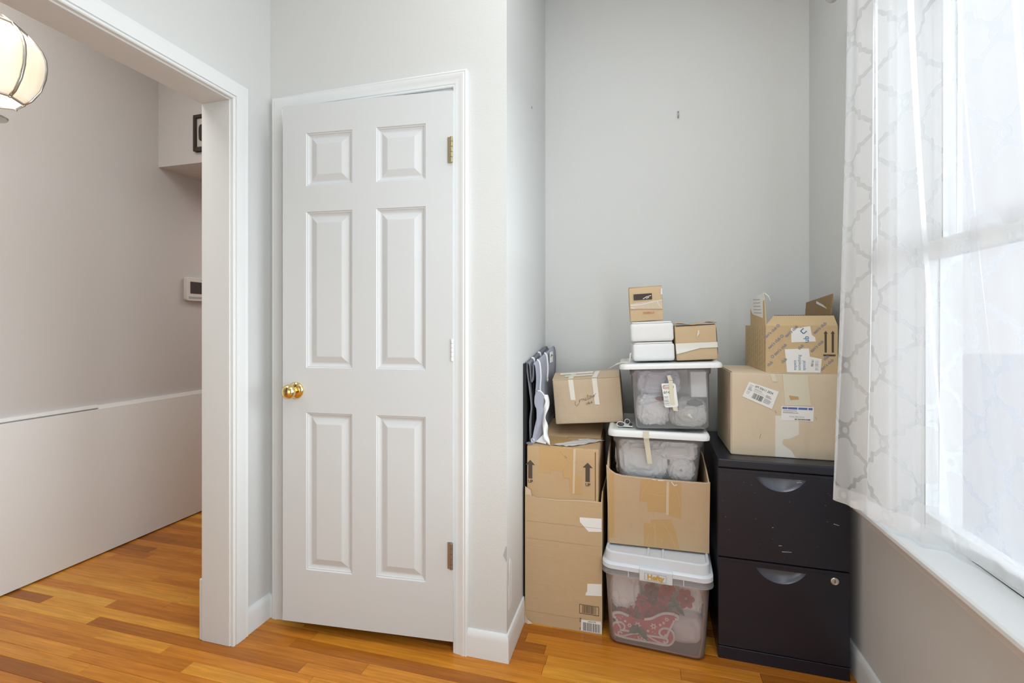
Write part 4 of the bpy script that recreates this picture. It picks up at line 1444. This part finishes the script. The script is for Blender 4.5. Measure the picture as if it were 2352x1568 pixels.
# ------------------------------------------------------------------ plastic bins
def bin_body(bw, bd, tw, td, h, r, mat, parent, step=0.032, out=0.006, base_r=0.02):
    rg = []
    cyb = bd / 2
    for t in (0.0, 0.25, 0.6, 1.0):      # rounded base
        a = R(90 * t)
        inset = base_r * (1 - math.sin(a))
        z = base_r * (1 - math.cos(a))
        rg.append(rrect(bw - 2 * inset, bd - 2 * inset, max(0.006, r - inset * 0.5), z, 5, cyb))
    zs = h - step
    f = zs / h
    for t in (0.25, 0.5, 0.75, 1.0):
        q = t * f
        rg.append(rrect(bw + (tw - 2 * out - bw) * t, bd + (td - 2 * out - bd) * t, r, base_r + (zs - base_r) * t, 5, cyb))
    rg.append(rrect(tw, td, r + 0.003, zs + 0.006, 5, cyb))
    rg.append(rrect(tw + 0.004, td + 0.004, r + 0.003, h, 5, cyb))
    return MB().rings(rg, True, False).build('body', mat, parent, smooth=True, angle=50, solid=0.0018, off=-1)


def bin_lid(w, d, h, z, cy, parent, mat, r=0.03):
    rg = [rrect(w - 0.012, d - 0.012, r - 0.004, z, 6, cy), rrect(w, d, r, z + 0.001, 6, cy), rrect(w + 0.002, d + 0.002, r, z + h * 0.5, 6, cy),
          rrect(w - 0.004, d - 0.004, r, z + h * 0.85, 6, cy), rrect(w - 0.016, d - 0.016, r - 0.005, z + h, 6, cy), rrect(w - 0.034, d - 0.034, r - 0.012, z + h, 6, cy),
          rrect(w - 0.044, d - 0.044, r - 0.014, z + h * 0.82, 6, cy)]
    return MB().rings(rg, True, True).build('lid', mat, parent, smooth=True, angle=45)


# --- latching bin on the floor
hf = thing('storage_bin', 'clear storage bin with grey latching lid holding red roses and a sleigh, on floor', 'bin', (0.0585, 1.782, 0.0), (0, 0, R(-3.6)), group='clear storage bins')
HB = 0.275
bin_body(0.338, 0.40, 0.372, 0.43, 0.292, 0.034, M['frost_lilac'], hf, 0.036, 0.004, 0.016)
cyh = 0.20
Wl, Dl = 0.390, 0.440
rg = [rrect(Wl - 0.01, Dl - 0.01, 0.04, 0.270, 6, cyh), rrect(Wl + 0.002, Dl + 0.002, 0.044, 0.268, 6, cyh), rrect(Wl - 0.003, Dl - 0.003, 0.042, 0.289, 6, cyh)]
MB().rings(rg).build('rim', M['frost_lilac'], hf, smooth=True, angle=40, solid=0.0016)
rg = [rrect(Wl - 0.012, Dl - 0.012, 0.04, 0.2885, 6, cyh), rrect(Wl, Dl, 0.042, 0.2895, 6, cyh), rrect(Wl - 0.001, Dl - 0.001, 0.042, 0.304, 6, cyh),
      rrect(Wl - 0.012, Dl - 0.012, 0.038, 0.309, 6, cyh), rrect(Wl - 0.020, Dl - 0.020, 0.036, 0.311, 6, cyh), rrect(Wl - 0.026, Dl - 0.026, 0.034, 0.344, 6, cyh),
      rrect(Wl - 0.034, Dl - 0.034, 0.032, 0.347, 6, cyh), rrect(Wl - 0.042, Dl - 0.042, 0.030, 0.347, 6, cyh), rrect(Wl - 0.050, Dl - 0.050, 0.026, 0.339, 6, cyh)]
lid = MB().rings(rg, True, True).build('lid', M['lid_grey'], hf, smooth=True, angle=40)
for xx in (-0.028, 0.024):
    MB().box(xx - 0.0045, xx + 0.0045, cyh - Dl / 2 + 0.026, cyh + Dl / 2 - 0.03, 0.339, 0.3435).build('rib', M['lid_grey'], lid, bevel=0.0015)
yf = cyh - Dl / 2
lt = MB().prism([(0.010, 0.313), (-0.004, 0.311), (-0.007, 0.307), (-0.005, 0.266), (0.0, 0.2645), (0.010, 0.268)], lambda p, t: (t, yf + p[0], p[1]), -0.056, 0.058)
latch = lt.build('latch', M['lid_grey'], hf, bevel=0.002)
patch(rect(-0.037, 0.037, 0.2735, 0.298), M['ink_grey'], latch, 'name_frame', yf - 0.0078)
patch(rect(-0.0355, 0.0355, 0.275, 0.2965), M['lid_grey'], latch, 'name_plate', yf - 0.0083)
text('Hefty', 0.0245, M['gold'], latch, 0.0, 0.2855, yf - 0.0090, 0, 1.06, bold=0.0011)
for xx in (-0.095, 0.095):
    MB().box(xx - 0.0012, xx + 0.0012, yf - 0.0015, yf, 0.2695, 0.289).build('rim_tick', M['lid_grey'], hf)

# contents: sleigh, roses, tissue, brown hat shape
kz = 0.000200


def slp(x, yv):
    """Drawn outline of the ornament -> metres in its own plane."""
    return ((x - 700) * kz, (1340 - yv) * kz + 0.19 * (x - 700) * kz * 0.86)


sg = thing('sleigh_decoration', 'flat red and white wooden sleigh decoration inside the latching bin', 'decoration', (0.019, 1.805, 0.008), (0, 0, R(-3.6)))
outl = [(110, 1090), (150, 960), (200, 930), (180, 880), (120, 860), (105, 790), (150, 750), (300, 760), (420, 810), (560, 870), (700, 880), (830, 850), (960, 780), (1080, 740), (1230, 735),
        (1310, 780), (1320, 840), (1240, 880), (1200, 960), (1160, 1020), (1220, 1100), (1240, 1200), (1180, 1310), (1080, 1340), (700, 1280), (300, 1210), (170, 1160)]
MB().prism([slp(*p) for p in outl], lambda p, t: (p[0], t, p[1]), 0, 0.008).build('body', M['sleigh'], sg)


def trim_line(pts, r_=0.0034, closed=False):
    return MB().tube([(p[0], -0.001, p[1]) for p in [slp(*q) for q in [tuple(v) for v in spline(pts, 5, closed)]]], r_, 6, closed).build('white_trim', M['sleigh_white'], sg, smooth=True)


trim_line([(170, 760), (130, 790), (150, 840), (190, 860)], 0.0052)
trim_line([(160, 770), (260, 760), (420, 820)], 0.0048)
trim_line([(700, 870), (830, 850), (960, 780), (1080, 745), (1230, 760)], 0.0050)
trim_line([(1230, 770), (1290, 800), (1280, 850), (1230, 850)], 0.0055)
trim_line([(190, 880), (210, 930), (150, 960), (115, 1050), (150, 1140), (240, 1200), (500, 1250), (800, 1290), (1080, 1330), (1180, 1290), (1225, 1180), (1180, 1060), (1060, 1020), (980, 1060),
           (970, 1130), (1040, 1180), (1080, 1130)], 0.0042)
trim_line([(1225, 870), (1190, 950), (1150, 1030), (1110, 1130), (1090, 1200)], 0.0038)
trim_line([(205, 940), (250, 1010), (270, 1050)], 0.0034)
trim_line([(180, 950), (280, 940), (345, 1010), (320, 1080), (260, 1080)], 0.0038)
trim_line([(270, 1085), (500, 1110), (700, 1160), (900, 1180), (1080, 1210), (1110, 1260), (1070, 1290), (1040, 1250)], 0.0040)
trim_line([(300, 1150), (270, 1120), (230, 1130), (240, 1180), (330, 1190), (480, 1150), (600, 1140), (720, 1160), (850, 1230), (980, 1290), (1060, 1300)], 0.0030)
trim_line([(590, 1190), (600, 1230), (650, 1240), (650, 1190), (620, 1170)], 0.0026)
trim_line([(760, 1220), (740, 1250), (690, 1240), (690, 1190), (720, 1180)], 0.0026)
for (x, yv, r_) in ((435, 995, 0.010), (580, 985, 0.0145), (865, 995, 0.0135), (1095, 860, 0.0095)):
    px, pz = slp(x, yv)
    n = 12
    pts = [(px + (r_ if i % 2 == 0 else r_ * 0.5) * math.cos(2 * math.pi * i / n), -0.0012, pz + (r_ if i % 2 == 0 else r_ * 0.5) * math.sin(2 * math.pi * i / n)) for i in range(n)]
    inn = [(px + r_ * 0.3 * math.cos(2 * math.pi * i / n), -0.0012, pz + r_ * 0.3 * math.sin(2 * math.pi * i / n)) for i in range(n)]
    MB().rings([inn, pts]).build('snowflake', M['sleigh_white'], sg)
dt = MB()
for (x, yv) in ((355, 920), (520, 1060), (765, 1085), (980, 965), (1040, 925), (240, 850), (270, 880), (300, 840), (850, 1100), (890, 1130)):
    px, pz = slp(x, yv)
    r_ = 0.0048 if yv > 900 and x not in (850, 890) else 0.002
    dt.lathe([(0, 0), (r_, 0), (r_, 0.001), (0, 0.001)], 8, Matrix.Translation((px, -0.0002, pz)) @ Matrix.Rotation(R(90), 4, 'X'))
dt.build('dots', M['sleigh_white'], sg)


def rose_mesh():
    mb = MB()
    rg_ = random.Random(2)
    for ring, (n, r0, h, spread) in enumerate(((3, 0.006, 0.020, 0.35), (4, 0.011, 0.020, 0.7), (5, 0.016, 0.018, 1.15), (6, 0.021, 0.014, 1.6))):
        for i in range(n):
            a = 2 * math.pi * (i + 0.5 * ring) / n + rg_.uniform(-0.1, 0.1)
            rows = []
            for j in range(5):
                t = j / 4
                wr = math.sin(math.pi * min(1, 0.25 + t * 0.62)) * (math.pi / n) * 1.25
                row = []
                for m in range(5):
                    q = a + (m - 2) / 2 * wr
                    rr = r0 * (0.45 + 0.55 * t) + 0.006 * spread * t ** 2 * (1 if abs(m - 2) < 2 else 0.7)
                    row.append((rr * math.cos(q), rr * math.sin(q), h * t - 0.004 * spread * t ** 3 - ring * 0.001))
                rows.append(row)
            mb.grid(rows)
    me_ = bpy.data.meshes.new('flower')
    me_.from_pydata(mb.v, [], mb.f)
    return me_


ro = thing('rose_bouquet', 'bunch of red artificial roses with green leaves inside the latching bin', 'flowers', (0.066, 1.815, 0.113), (0, 0, R(-3.6)))
rm = rose_mesh()
rm.materials.append(M['rose'])
rmd = rm.copy()
rmd.materials.clear()
rmd.materials.append(M['rose_dark'])


def zp(x, yv):
    """point of the bouquet, drawn in the plane of the bin front, relative to (0.05, .., 0.13)"""
    return ((x - 950) * kz, (640 - yv) * kz + 0.19 * (x - 950) * kz * 0.86)


for i, (x, yv, dy, sc_, ma) in enumerate(((420, 640, 0.004, 1.05, rm), (680, 450, 0.004, 1.12, rm), (780, 620, -0.004, 1.25, rm), (1040, 560, 0.004, 1.0, rm), (1060, 330, 0.010, 1.0, rm),
                                          (1440, 350, 0.0, 1.1, rm), (1120, 190, 0.012, 1.0, rm), (870, 420, 0.02, 1.0, rmd), (820, 300, 0.024, 1.15, rmd), (480, 470, 0.024, 1.0, rmd), (330, 600, 0.02, 0.9, rmd))):
    px, pz = zp(x, yv)
    o = link('flower', ma, None, ro, (px, dy + 0.018, pz), (R(78 + 12 * math.sin(i * 2.3)), R(20 * math.sin(i * 1.7)), R(25 * math.cos(i * 3.1))), smooth=True)
    o.scale = (sc_,) * 3


def leaf(x0, y0, x1, y1, w, dy=-0.006):
    a, b = Vector(zp(x0, y0)), Vector(zp(x1, y1))
    d = b - a
    n_ = Vector((-d.y, d.x)).normalized() * w * 0.72
    rows = []
    for j in range(7):
        t = j / 6
        ww = math.sin(math.pi * (0.06 + 0.94 * t) ** 0.8) * (0.9 if j % 2 else 1.0)
        c = a + d * t
        rows.append([(c.x + n_.x * ww * s_, dy + 0.004 * abs(s_) + 0.006 * t, c.y + n_.y * ww * s_) for s_ in (-1, 0, 1)])
    MB().grid(rows).build('leaf', M['leaf'], ro, solid=0.0008)


leaf(1180, 270, 1300, 440, 0.014)
leaf(1280, 430, 1420, 620, 0.013)
leaf(920, 610, 1050, 760, 0.011, -0.010)
leaf(560, 600, 600, 820, 0.013, -0.012)
leaf(620, 780, 440, 920, 0.022, -0.026)
leaf(620, 800, 780, 1040, 0.019, -0.027)
leaf(640, 770, 900, 830, 0.011, -0.006)
leaf(1290, 440, 1100, 480, 0.009, 0.004)
st_ = MB()
for (x0, y0, x1, y1) in ((420, 690, 620, 800), (780, 680, 640, 800), (1040, 600, 650, 790), (1440, 400, 1290, 440), (1290, 440, 1000, 640)):
    a, b = zp(x0, y0), zp(x1, y1)
    st_.tube([(a[0], 0.014, a[1]), ((a[0] + b[0]) / 2, 0.006, (a[1] + b[1]) / 2 - 0.003), (b[0], 0.002, b[1])], 0.0018, 6)
st_.build('stem', M['leaf'], ro)

tag(link('tissue_paper', blob(0.060, 1.985, 0.145, 0.155, 0.105, 0.135, 2, 0.16, 2.6, 6, True, 0.5), M['tissue'], smooth=True), 'crumpled white tissue paper filling the latching bin behind the roses', 'paper')
tag(link('tissue_paper', blob(-0.052, 1.868, 0.185, 0.060, 0.034, 0.092, 41, 0.42, 3.0, 5, True, 0.7), M['tissue'], smooth=True), 'crumpled white tissue sheet at the left front inside the latching bin', 'paper')
tag(link('plastic_bag', blob(0.186, 1.872, 0.190, 0.046, 0.034, 0.085, 5, 0.35, 2.6, 5, True, 0.7), M['bag'], smooth=True), 'white plastic bag bunched at the right inside the latching bin', 'bag')
tag(link('ornament', blob(0.158, 1.862, 0.078, 0.070, 0.055, 0.060, 8, 0.14, 1.6, 5, True, 0.7), M['mauve'], smooth=True), 'rounded mauve bundle low at the right inside the latching bin', 'ornament')
tag(link('ribbon_bow', blob(0.150, 1.87, 0.235, 0.035, 0.02, 0.020, 9, 0.4, 1.5, 3), M['brown_thing'], smooth=True), 'brown bow behind the roses, just under the latch of the bin', 'bow')

# --- cut-down brown box on the latching bin
ct = thing('cardboard_box', 'brown cardboard box with cut down front, patched with packing tape, on latching bin', 'box', (0.0665, 1.857, 0.3475), (0, 0, R(1.2)), group='cardboard boxes')
QW, QD, T = 0.374, 0.40, 0.005
hq = QW / 2


def cut(x, z):
    return (x - 0.0665, z - 0.3475)


fpz = [(-hq + 0.008, 0), (hq - 0.004, 0), (hq, 0.262), (0.17, 0.259), (0.10, 0.2585), (0.0, 0.2595), (-0.08, 0.262), (-0.13, 0.264), (-0.155, 0.270), (-0.172, 0.281), (-hq - 0.002, 0.300)]
fpa = [(p[0], p[1]) for p in fpz]
fro = MB().prism(fpa, lambda p, t: (p[0], t, p[1]), 0, T).build('front_panel', M['cb_cut'], ct)
b = MB()
b.box(-hq + 0.006, hq - 0.004, T, QD, 0, T)
b.prism([(T, 0), (QD, 0), (QD, 0.34), (0.10, 0.325), (0.03, 0.31), (T, 0.300)], lambda p, t: (t - 0.002 * p[1], p[0], p[1]), -hq + 0.003, -hq + 0.003 + T)
b.prism([(T, 0), (QD, 0), (QD, 0.33), (0.16, 0.325), (0.06, 0.29), (T, 0.262)], lambda p, t: (t, p[0], p[1]), hq - T - 0.002, hq - 0.002)
b.box(-hq + 0.003, hq - 0.002, QD - T, QD, T, 0.34)
b.build('body', M['cb_cut'], ct)
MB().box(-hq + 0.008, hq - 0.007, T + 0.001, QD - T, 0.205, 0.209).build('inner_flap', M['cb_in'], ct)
ed = MB()
tops = fpz[2:]
for (a, b_2) in zip(tops[:-1], tops[1:]):
    ed.add([(a[0], -0.0007, a[1]), (b_2[0], -0.0007, b_2[1]), (b_2[0], -0.0007, b_2[1] - 0.004), (a[0], -0.0007, a[1] - 0.003)], [(0, 1, 2, 3)])
    ed.add([(a[0], -0.0007, a[1] + 0.0003), (b_2[0], -0.0007, b_2[1] + 0.0003), (b_2[0], 0.006, b_2[1] + 0.0003), (a[0], 0.006, a[1] + 0.0003)], [(0, 1, 2, 3)])
ed.build('torn_edge', M['cb_edge'], ct)
for z_a in (0.304,):
    MB().prism([(T, 0.301), (0.03, 0.311), (0.10, 0.326), (QD, 0.341), (QD, 0.336), (0.1, 0.320), (0.03, 0.300), (T, 0.292)], lambda p, t: (t - 0.002 * p[1], p[0], p[1]), -hq + 0.002, -hq + 0.0031).build('torn_edge', M['cb_edge'], ct)
patch([cut(0.006, 0.602), cut(0.002, 0.518), cut(0.031, 0.519), cut(0.033, 0.484), cut(0.108, 0.485), cut(0.108, 0.474), cut(0.152, 0.466), cut(0.152, 0.600)], M['tape_brown'], ct, 'packing_tape')
patch([cut(0.042, 0.452), cut(0.117, 0.460), cut(0.131, 0.42), cut(0.147, 0.353), cut(0.018, 0.349), cut(0.018, 0.438), cut(0.044, 0.436)], M['tape_brown'], ct, 'packing_tape')
patch(rect(-hq + 0.008, -hq + 0.028, 0.02, 0.27), M['tape_brown'], ct, 'packing_tape')
patch([cut(0.100, 0.600), cut(0.098, 0.476), cut(0.108, 0.476), cut(0.109, 0.600)], M['tape_clear'], ct, 'packing_tape', -0.0010)
ribbon([[cut(0.04, 0.60), cut(0.014, 0.56), cut(0.008, 0.53)], [cut(0.12, 0.60), cut(0.14, 0.56), cut(0.150, 0.51)], [cut(0.035, 0.552), cut(0.07, 0.547), cut(0.105, 0.547)]], 0.0011, M['wrinkle'], ct, 'tape_wrinkle', -0.0013)
ribbon([[cut(0.058, 0.44), cut(0.056, 0.36)], [cut(0.052, 0.435), cut(0.06, 0.41), cut(0.062, 0.352)], [cut(0.062, 0.385), cut(0.085, 0.382), cut(0.083, 0.37)], [cut(0.085, 0.45), cut(0.115, 0.40), cut(0.130, 0.36)],
        [cut(0.035, 0.40), cut(0.028, 0.36)]], 0.0013, M['wrinkle'], ct, 'tape_wrinkle', -0.0013)
ribbon([[cut(0.118, 0.601), cut(0.128, 0.588), cut(0.136, 0.592)], [cut(0.09, 0.604), cut(0.07, 0.603)], [cut(0.05, 0.606), cut(0.06, 0.604)]], 0.003, M['film'], ct, 'torn_tape', -0.0014)

# --- middle bin
b2 = thing('storage_bin', 'clear bin of white bags with white lid, sitting in the cut brown box', 'bin', (0.0695, 1.900, 0.5575), (0, 0, R(1.0)), group='clear storage bins')
bin_body(0.292, 0.31, 0.334, 0.342, 0.202, 0.030, M['frost'], b2, 0.034, 0.006, 0.022)
l2 = bin_lid(0.374, 0.378, 0.026, 0.200, 0.155, b2, M['white_plastic'])
yy2 = 0.155 - 0.189
tp = MB()
tp.prism([(-0.054, 0.2275), (-0.033, 0.2275), (-0.033, 0.200), (-0.054, 0.200)], lambda p, t: (p[0], yy2 - 0.0032 + t, p[1]), 0, 0.0005)
tp.prism([(-0.053, 0.199), (-0.033, 0.199), (-0.020, 0.098), (-0.038, 0.096)], lambda p, t: (p[0], -0.020 + 0.10 * (0.199 - p[1]) + t, p[1]), 0, 0.0005)
tp.build('tape', M['tape_cream'], b2)
tag(link('plastic_bag', blob(0.012, 2.045, 0.655, 0.108, 0.138, 0.090, 12, 0.24, 3.4, 6, True, 0.55), M['bag'], smooth=True), 'larger white plastic bag at the left inside the middle bin', 'bag')
tag(link('plastic_bag', blob(0.145, 2.055, 0.706, 0.088, 0.148, 0.050, 15, 0.24, 3.0, 6, True, 0.55), M['bag'], smooth=True), 'white plastic bag at the upper right inside the middle bin', 'bag')
wr_ = thing('wrapped_roll', 'white wrapped round bundle at the lower right inside the middle bin', 'bundle', (0.160, 1.952, 0.628))
link('wrapping', blob(0, 0, 0, 0.052, 0.045, 0.050, 18, 0.4, 2.6, 5, True, 0.8), M['tissue'], wr_, smooth=True)
MB().lathe([(0, -0.003), (0.005, -0.002), (0.003, 0.003), (0, 0.003)], 8, Matrix.Translation((-0.004, -0.046, 0.005)) @ Matrix.Rotation(R(90), 4, 'X')).build('knot', M['ink_grey'], wr_)

# --- top bin, tilted a little
b3 = thing('storage_bin', 'topmost clear bin with white lid and a taped label on its front', 'bin', (0.1235, 1.900, 0.7885), (0, R(-2.4), R(1.5)), group='clear storage bins')
bin_body(0.275, 0.28, 0.298, 0.30, 0.238, 0.022, M['frost'], b3, 0.030, 0.006, 0.014)
bin_lid(0.375, 0.345, 0.021, 0.236, 0.14, b3, M['white_plastic'])
yb3 = -0.012
lb3 = thing  # label pieces are parts of the bin
pl3 = patch([(-0.034, 0.178), (-0.029, 0.180), (0.012, 0.180), (0.018, 0.174), (0.024, 0.096), (0.020, 0.090), (-0.020, 0.088), (-0.026, 0.094), (-0.029, 0.135)], M['paper'], b3, 'label', yb3 - 0.0030)
ov = MB()
n = 28
for sc0 in (1,):
    oi = [(-0.009 + 0.018 * math.copysign(abs(math.cos(2 * math.pi * i / n)) ** 0.5, math.cos(2 * math.pi * i / n)), yb3 - 0.0036, 0.166 + 0.0062 * math.copysign(abs(math.sin(2 * math.pi * i / n)) ** 0.6, math.sin(2 * math.pi * i / n))) for i in range(n)]
    oo = [(-0.009 + 0.020 * math.copysign(abs(math.cos(2 * math.pi * i / n)) ** 0.5, math.cos(2 * math.pi * i / n)), yb3 - 0.0036, 0.166 + 0.0080 * math.copysign(abs(math.sin(2 * math.pi * i / n)) ** 0.6, math.sin(2 * math.pi * i / n))) for i in range(n)]
ov.rings([oi, oo]).build('red_oval', M['ink_red'], pl3)
text('Stor', 0.0115, M['ink_red'], pl3, -0.0155, 0.166, yb3 - 0.0036, 0, 1.0)
ribbon([[(-0.024, 0.150), (-0.026, 0.143), (-0.021, 0.142), (-0.020, 0.148)], [(-0.016, 0.151), (-0.015, 0.142)], [(-0.006, 0.150), (-0.010, 0.146), (-0.006, 0.142)], [(-0.002, 0.149), (0.001, 0.143)]], 0.0018, M['ink'], pl3, 'marker_writing', yb3 - 0.0036)
bars(-0.026, -0.004, 0.096, 0.132, M['ink_grey'], pl3, 8, 21, yb3 - 0.0036, 'small_print', horiz=True)
tp = MB()
tp.prism([(-0.008, 0.192), (0.008, 0.190), (0.012, 0.098), (-0.004, 0.100)], lambda p, t: (p[0], yb3 - 0.0044 + t, p[1]), 0, 0.0005)
tp.prism([(0.002, 0.098), (0.020, 0.097), (0.022, 0.074), (0.006, 0.076)], lambda p, t: (p[0], yb3 - 0.0026 + t, p[1]), 0, 0.0005)
tp.prism([(-0.012, 0.210), (0.000, 0.212), (0.008, 0.193), (-0.009, 0.192)], lambda p, t: (p[0], yb3 - 0.0044 + t, p[1]), 0, 0.0005)
tp.build('tape', M['tape_cream'], b3)
tl_ = MB().grid([[(-0.235, 0.002, 0.236), (-0.222, 0.03, 0.240)], [(-0.205, -0.002, 0.252), (-0.196, 0.03, 0.258)], [(-0.183, -0.004, 0.2595), (-0.172, 0.03, 0.264)], [(-0.150, 0.0, 0.262), (-0.145, 0.03, 0.265)], [(-0.146, 0.02, 0.295), (-0.140, 0.035, 0.30)]])
tl_.build('loose_tape', M['tape_cream'], b3, solid=0.0005)
tag(link('white_cloth', blob(0.055, 2.020, 0.855, 0.066, 0.118, 0.066, 22, 0.34, 3.2, 6, True, 0.6), M['bag'], smooth=True), 'crumpled white cloth at the left inside the topmost bin', 'cloth')
tag(link('grey_bag', blob(0.075, 2.03, 0.965, 0.085, 0.118, 0.055, 25, 0.3, 2.4, 6, True, 0.55), M['grey_bag'], smooth=True), 'bluish grey bag at the upper left inside the topmost bin', 'bag')
wbx = rbox(0.058, 0.10, 0.098, 0.004).build('carton', M['white_plastic'], None, (0.222, 1.918, 0.914), (0, R(-2.4), 0))
tag(wbx, 'plain white carton at the upper right inside the topmost bin', 'carton')
tag(link('filling_bag', blob(0.185, 2.022, 0.848, 0.074, 0.120, 0.058, 28, 0.24, 3.4, 6, True, 0.6), M['plush'], smooth=True), 'fluffy pale grey stuffing at the lower right inside the topmost bin', 'stuffing')
tag(link('garland', blob(0.205, 1.915, 0.892, 0.030, 0.008, 0.015, 31, 0.7, 3.0, 3), M['green_dark'], smooth=True), 'scrap of dark green garland inside the topmost bin', 'garland')
tag(link('red_ribbon', blob(0.082, 1.912, 0.905, 0.022, 0.010, 0.009, 33, 0.3, 1.5, 3), M['rose_dark'], smooth=True), 'dark red ribbon behind the label inside the topmost bin', 'ribbon')

# trinket on the lid of the middle bin
tk = thing('trinket', 'small white rimmed trinket with dark lenses on the middle bin lid', 'trinket', (-0.052, 1.925, 0.7842))
for (x, yv, z, rx, rz) in ((-0.018, 0.0, 0.0105, 0.014, 0.0085), (0.006, 0.04, 0.014, 0.009, 0.009)):
    MB().lathe([(0, -0.003), (0.6, -0.0026), (0.95, -0.001), (1, 0), (0.95, 0.001), (0, 0.002)], 20,
               Matrix.Translation((x, yv, z)) @ Matrix.Rotation(R(80), 4, 'X') @ Matrix.Diagonal((rx, rz, 1, 1))).build('lens', M['screen'], tk, smooth=True)
    MB().tube([(x + rx * 1.1 * math.cos(2 * math.pi * i / 18), yv - 0.001, z + rz * 1.12 * math.sin(2 * math.pi * i / 18)) for i in range(18)], 0.0014, 6, closed=True).build('rim', M['white_plastic'], tk, smooth=True)
MB().box(-0.03, 0.028, 0.002, 0.05, 0, 0.004).build('tray', M['white_plastic'], tk, bevel=0.001)
MB().lathe([(0, 0), (0.006, 0.001), (0.007, 0.006), (0.004, 0.010), (0, 0.011)], 12, Matrix.Translation((0.020, 0.012, 0.004))).build('bead', M['ink'], tk, smooth=True)

# ------------------------------------------------------------------ foam boxes and two small cartons on the top bin
ZT = 1.0465
for k_i, (X, Z, w, h, lab_) in enumerate(((0.058, ZT + 0.0005, 0.161, 0.0755, 'white foam box lying on the top bin lid, lower of two'),
                                          (0.0515, ZT + 0.0785, 0.166, 0.079, 'white foam box stacked on the other, small carton above'))):
    f_ = thing('foam_box', lab_, 'box', (X, 1.95, Z), (0, R(-2.2), R(3)), group='white foam boxes')
    rbox(w, 0.22, h * 0.93, 0.012, 0.0, 4).build('body', M['foam'], f_, smooth=True)
    rg = [rrect(w - 0.012, 0.208, 0.012, h * 0.93, 4, 0.11), rrect(w - 0.012, 0.208, 0.012, h - 0.002, 4, 0.11), rrect(w - 0.016, 0.204, 0.012, h, 4, 0.11)]
    MB().rings(rg, True, True).build('rim', M['foam'], f_, smooth=True, angle=40)
sb = thing('small_carton', 'small brown carton with window and red digits on top of the foam boxes', 'box', (0.031, 1.965, ZT + 0.1605), (0, R(-3.0), R(2)), group='small brown cartons')
rbox(0.128, 0.11, 0.138, 0.003, 0.002, 4, 0.0015, 6).build('body', M['cb_small'], sb, smooth=True)
MB().box(-0.064, 0.064, 0.0, 0.108, 0.1375, 0.1395).build('flap', M['cb_small'], sb)
patch(rect(-0.047, 0.024, 0.086, 0.110), M['screen'], sb, 'cutout', -0.0042)
ribbon([[(-0.01, 0.090), (0.003, 0.097), (0.020, 0.101)], [(0.002, 0.091), (0.012, 0.094)]], 0.0026, M['film'], sb, 'glint', -0.0048)
text('5770082025', 0.0105, M['ink_red'], sb, 0.008, 0.033, -0.0042, 180, 0.85)
patch([(-0.062, 0.072), (0.062, 0.085), (0.062, 0.045), (-0.062, 0.052)], M['tape_clear'], sb, 'clear_tape', -0.0040)
ribbon([[(-0.060, 0.066), (-0.03, 0.066), (0.0, 0.070), (0.03, 0.076), (0.06, 0.079)], [(0.044, 0.078), (0.046, 0.066), (0.054, 0.055)], [(-0.058, 0.055), (-0.045, 0.053)]], 0.0026, M['film'], sb, 'tape_wrinkle', -0.0046)
patch([(0.060, 0.128), (0.064, 0.128), (0.064, 0.102), (0.058, 0.104)], M['film'], sb, 'torn_tape', -0.0020)
rc = thing('small_carton', 'small brown carton banded with white tape, right of the foam boxes on bin lid', 'box', (0.2205, 1.965, ZT + 0.0075), (0, R(-3.4), R(2)), group='small brown cartons')
rbox(0.153, 0.14, 0.138, 0.004, 0.001, 4, 0.0015, 12).build('body', M['cb_small'], rc, smooth=True)
fpp = [(-0.0765, 0.0), (0.0765, 0.0), (0.0765, 0.1)]
tf = MB()
rows = []
for j in range(4):
    t = j / 3
    rows.append([(-0.078 + 0.156 * i / 12, -0.004 + 0.144 * t, 0.1405 + 0.0045 * math.sin(i * 0.75 + 0.6) * (1 - t * 0.6) + 0.003) for i in range(13)])
tf.grid(rows).build('lid_flap', M['cb_small'], rc, smooth=True, solid=0.0025)
MB().box(-0.072, 0.072, -0.0008, -0.0002, 0.134, 0.138).build('gap', M['ink_brown'], rc)
sd = spline([(0.074, 0.138), (0.078, 0.11), (0.0785, 0.06), (0.0775, 0.02)], 4)
MB().prism([(0.0735, 0.139)] + [tuple(p) for p in sd] + [(0.0735, 0.02)], lambda p, t: (p[0], t, p[1]), 0.004, 0.008).build('side_edge', M['ink_brown'], rc)
patch([(-0.0768, 0.068), (0.0768, 0.067), (0.0768, 0.046), (-0.0768, 0.046)], M['tape_white'], rc, 'tape', -0.0035)
patch([(-0.0768, 0.046), (0.012, 0.046), (-0.03, 0.036), (-0.076, 0.026)], M['film'], rc, 'torn_tape', -0.0036)
patch([(0.008, 0.116), (0.013, 0.116), (0.014, 0.102), (0.002, 0.088)], M['tape_clear'], rc, 'glint', -0.0038)
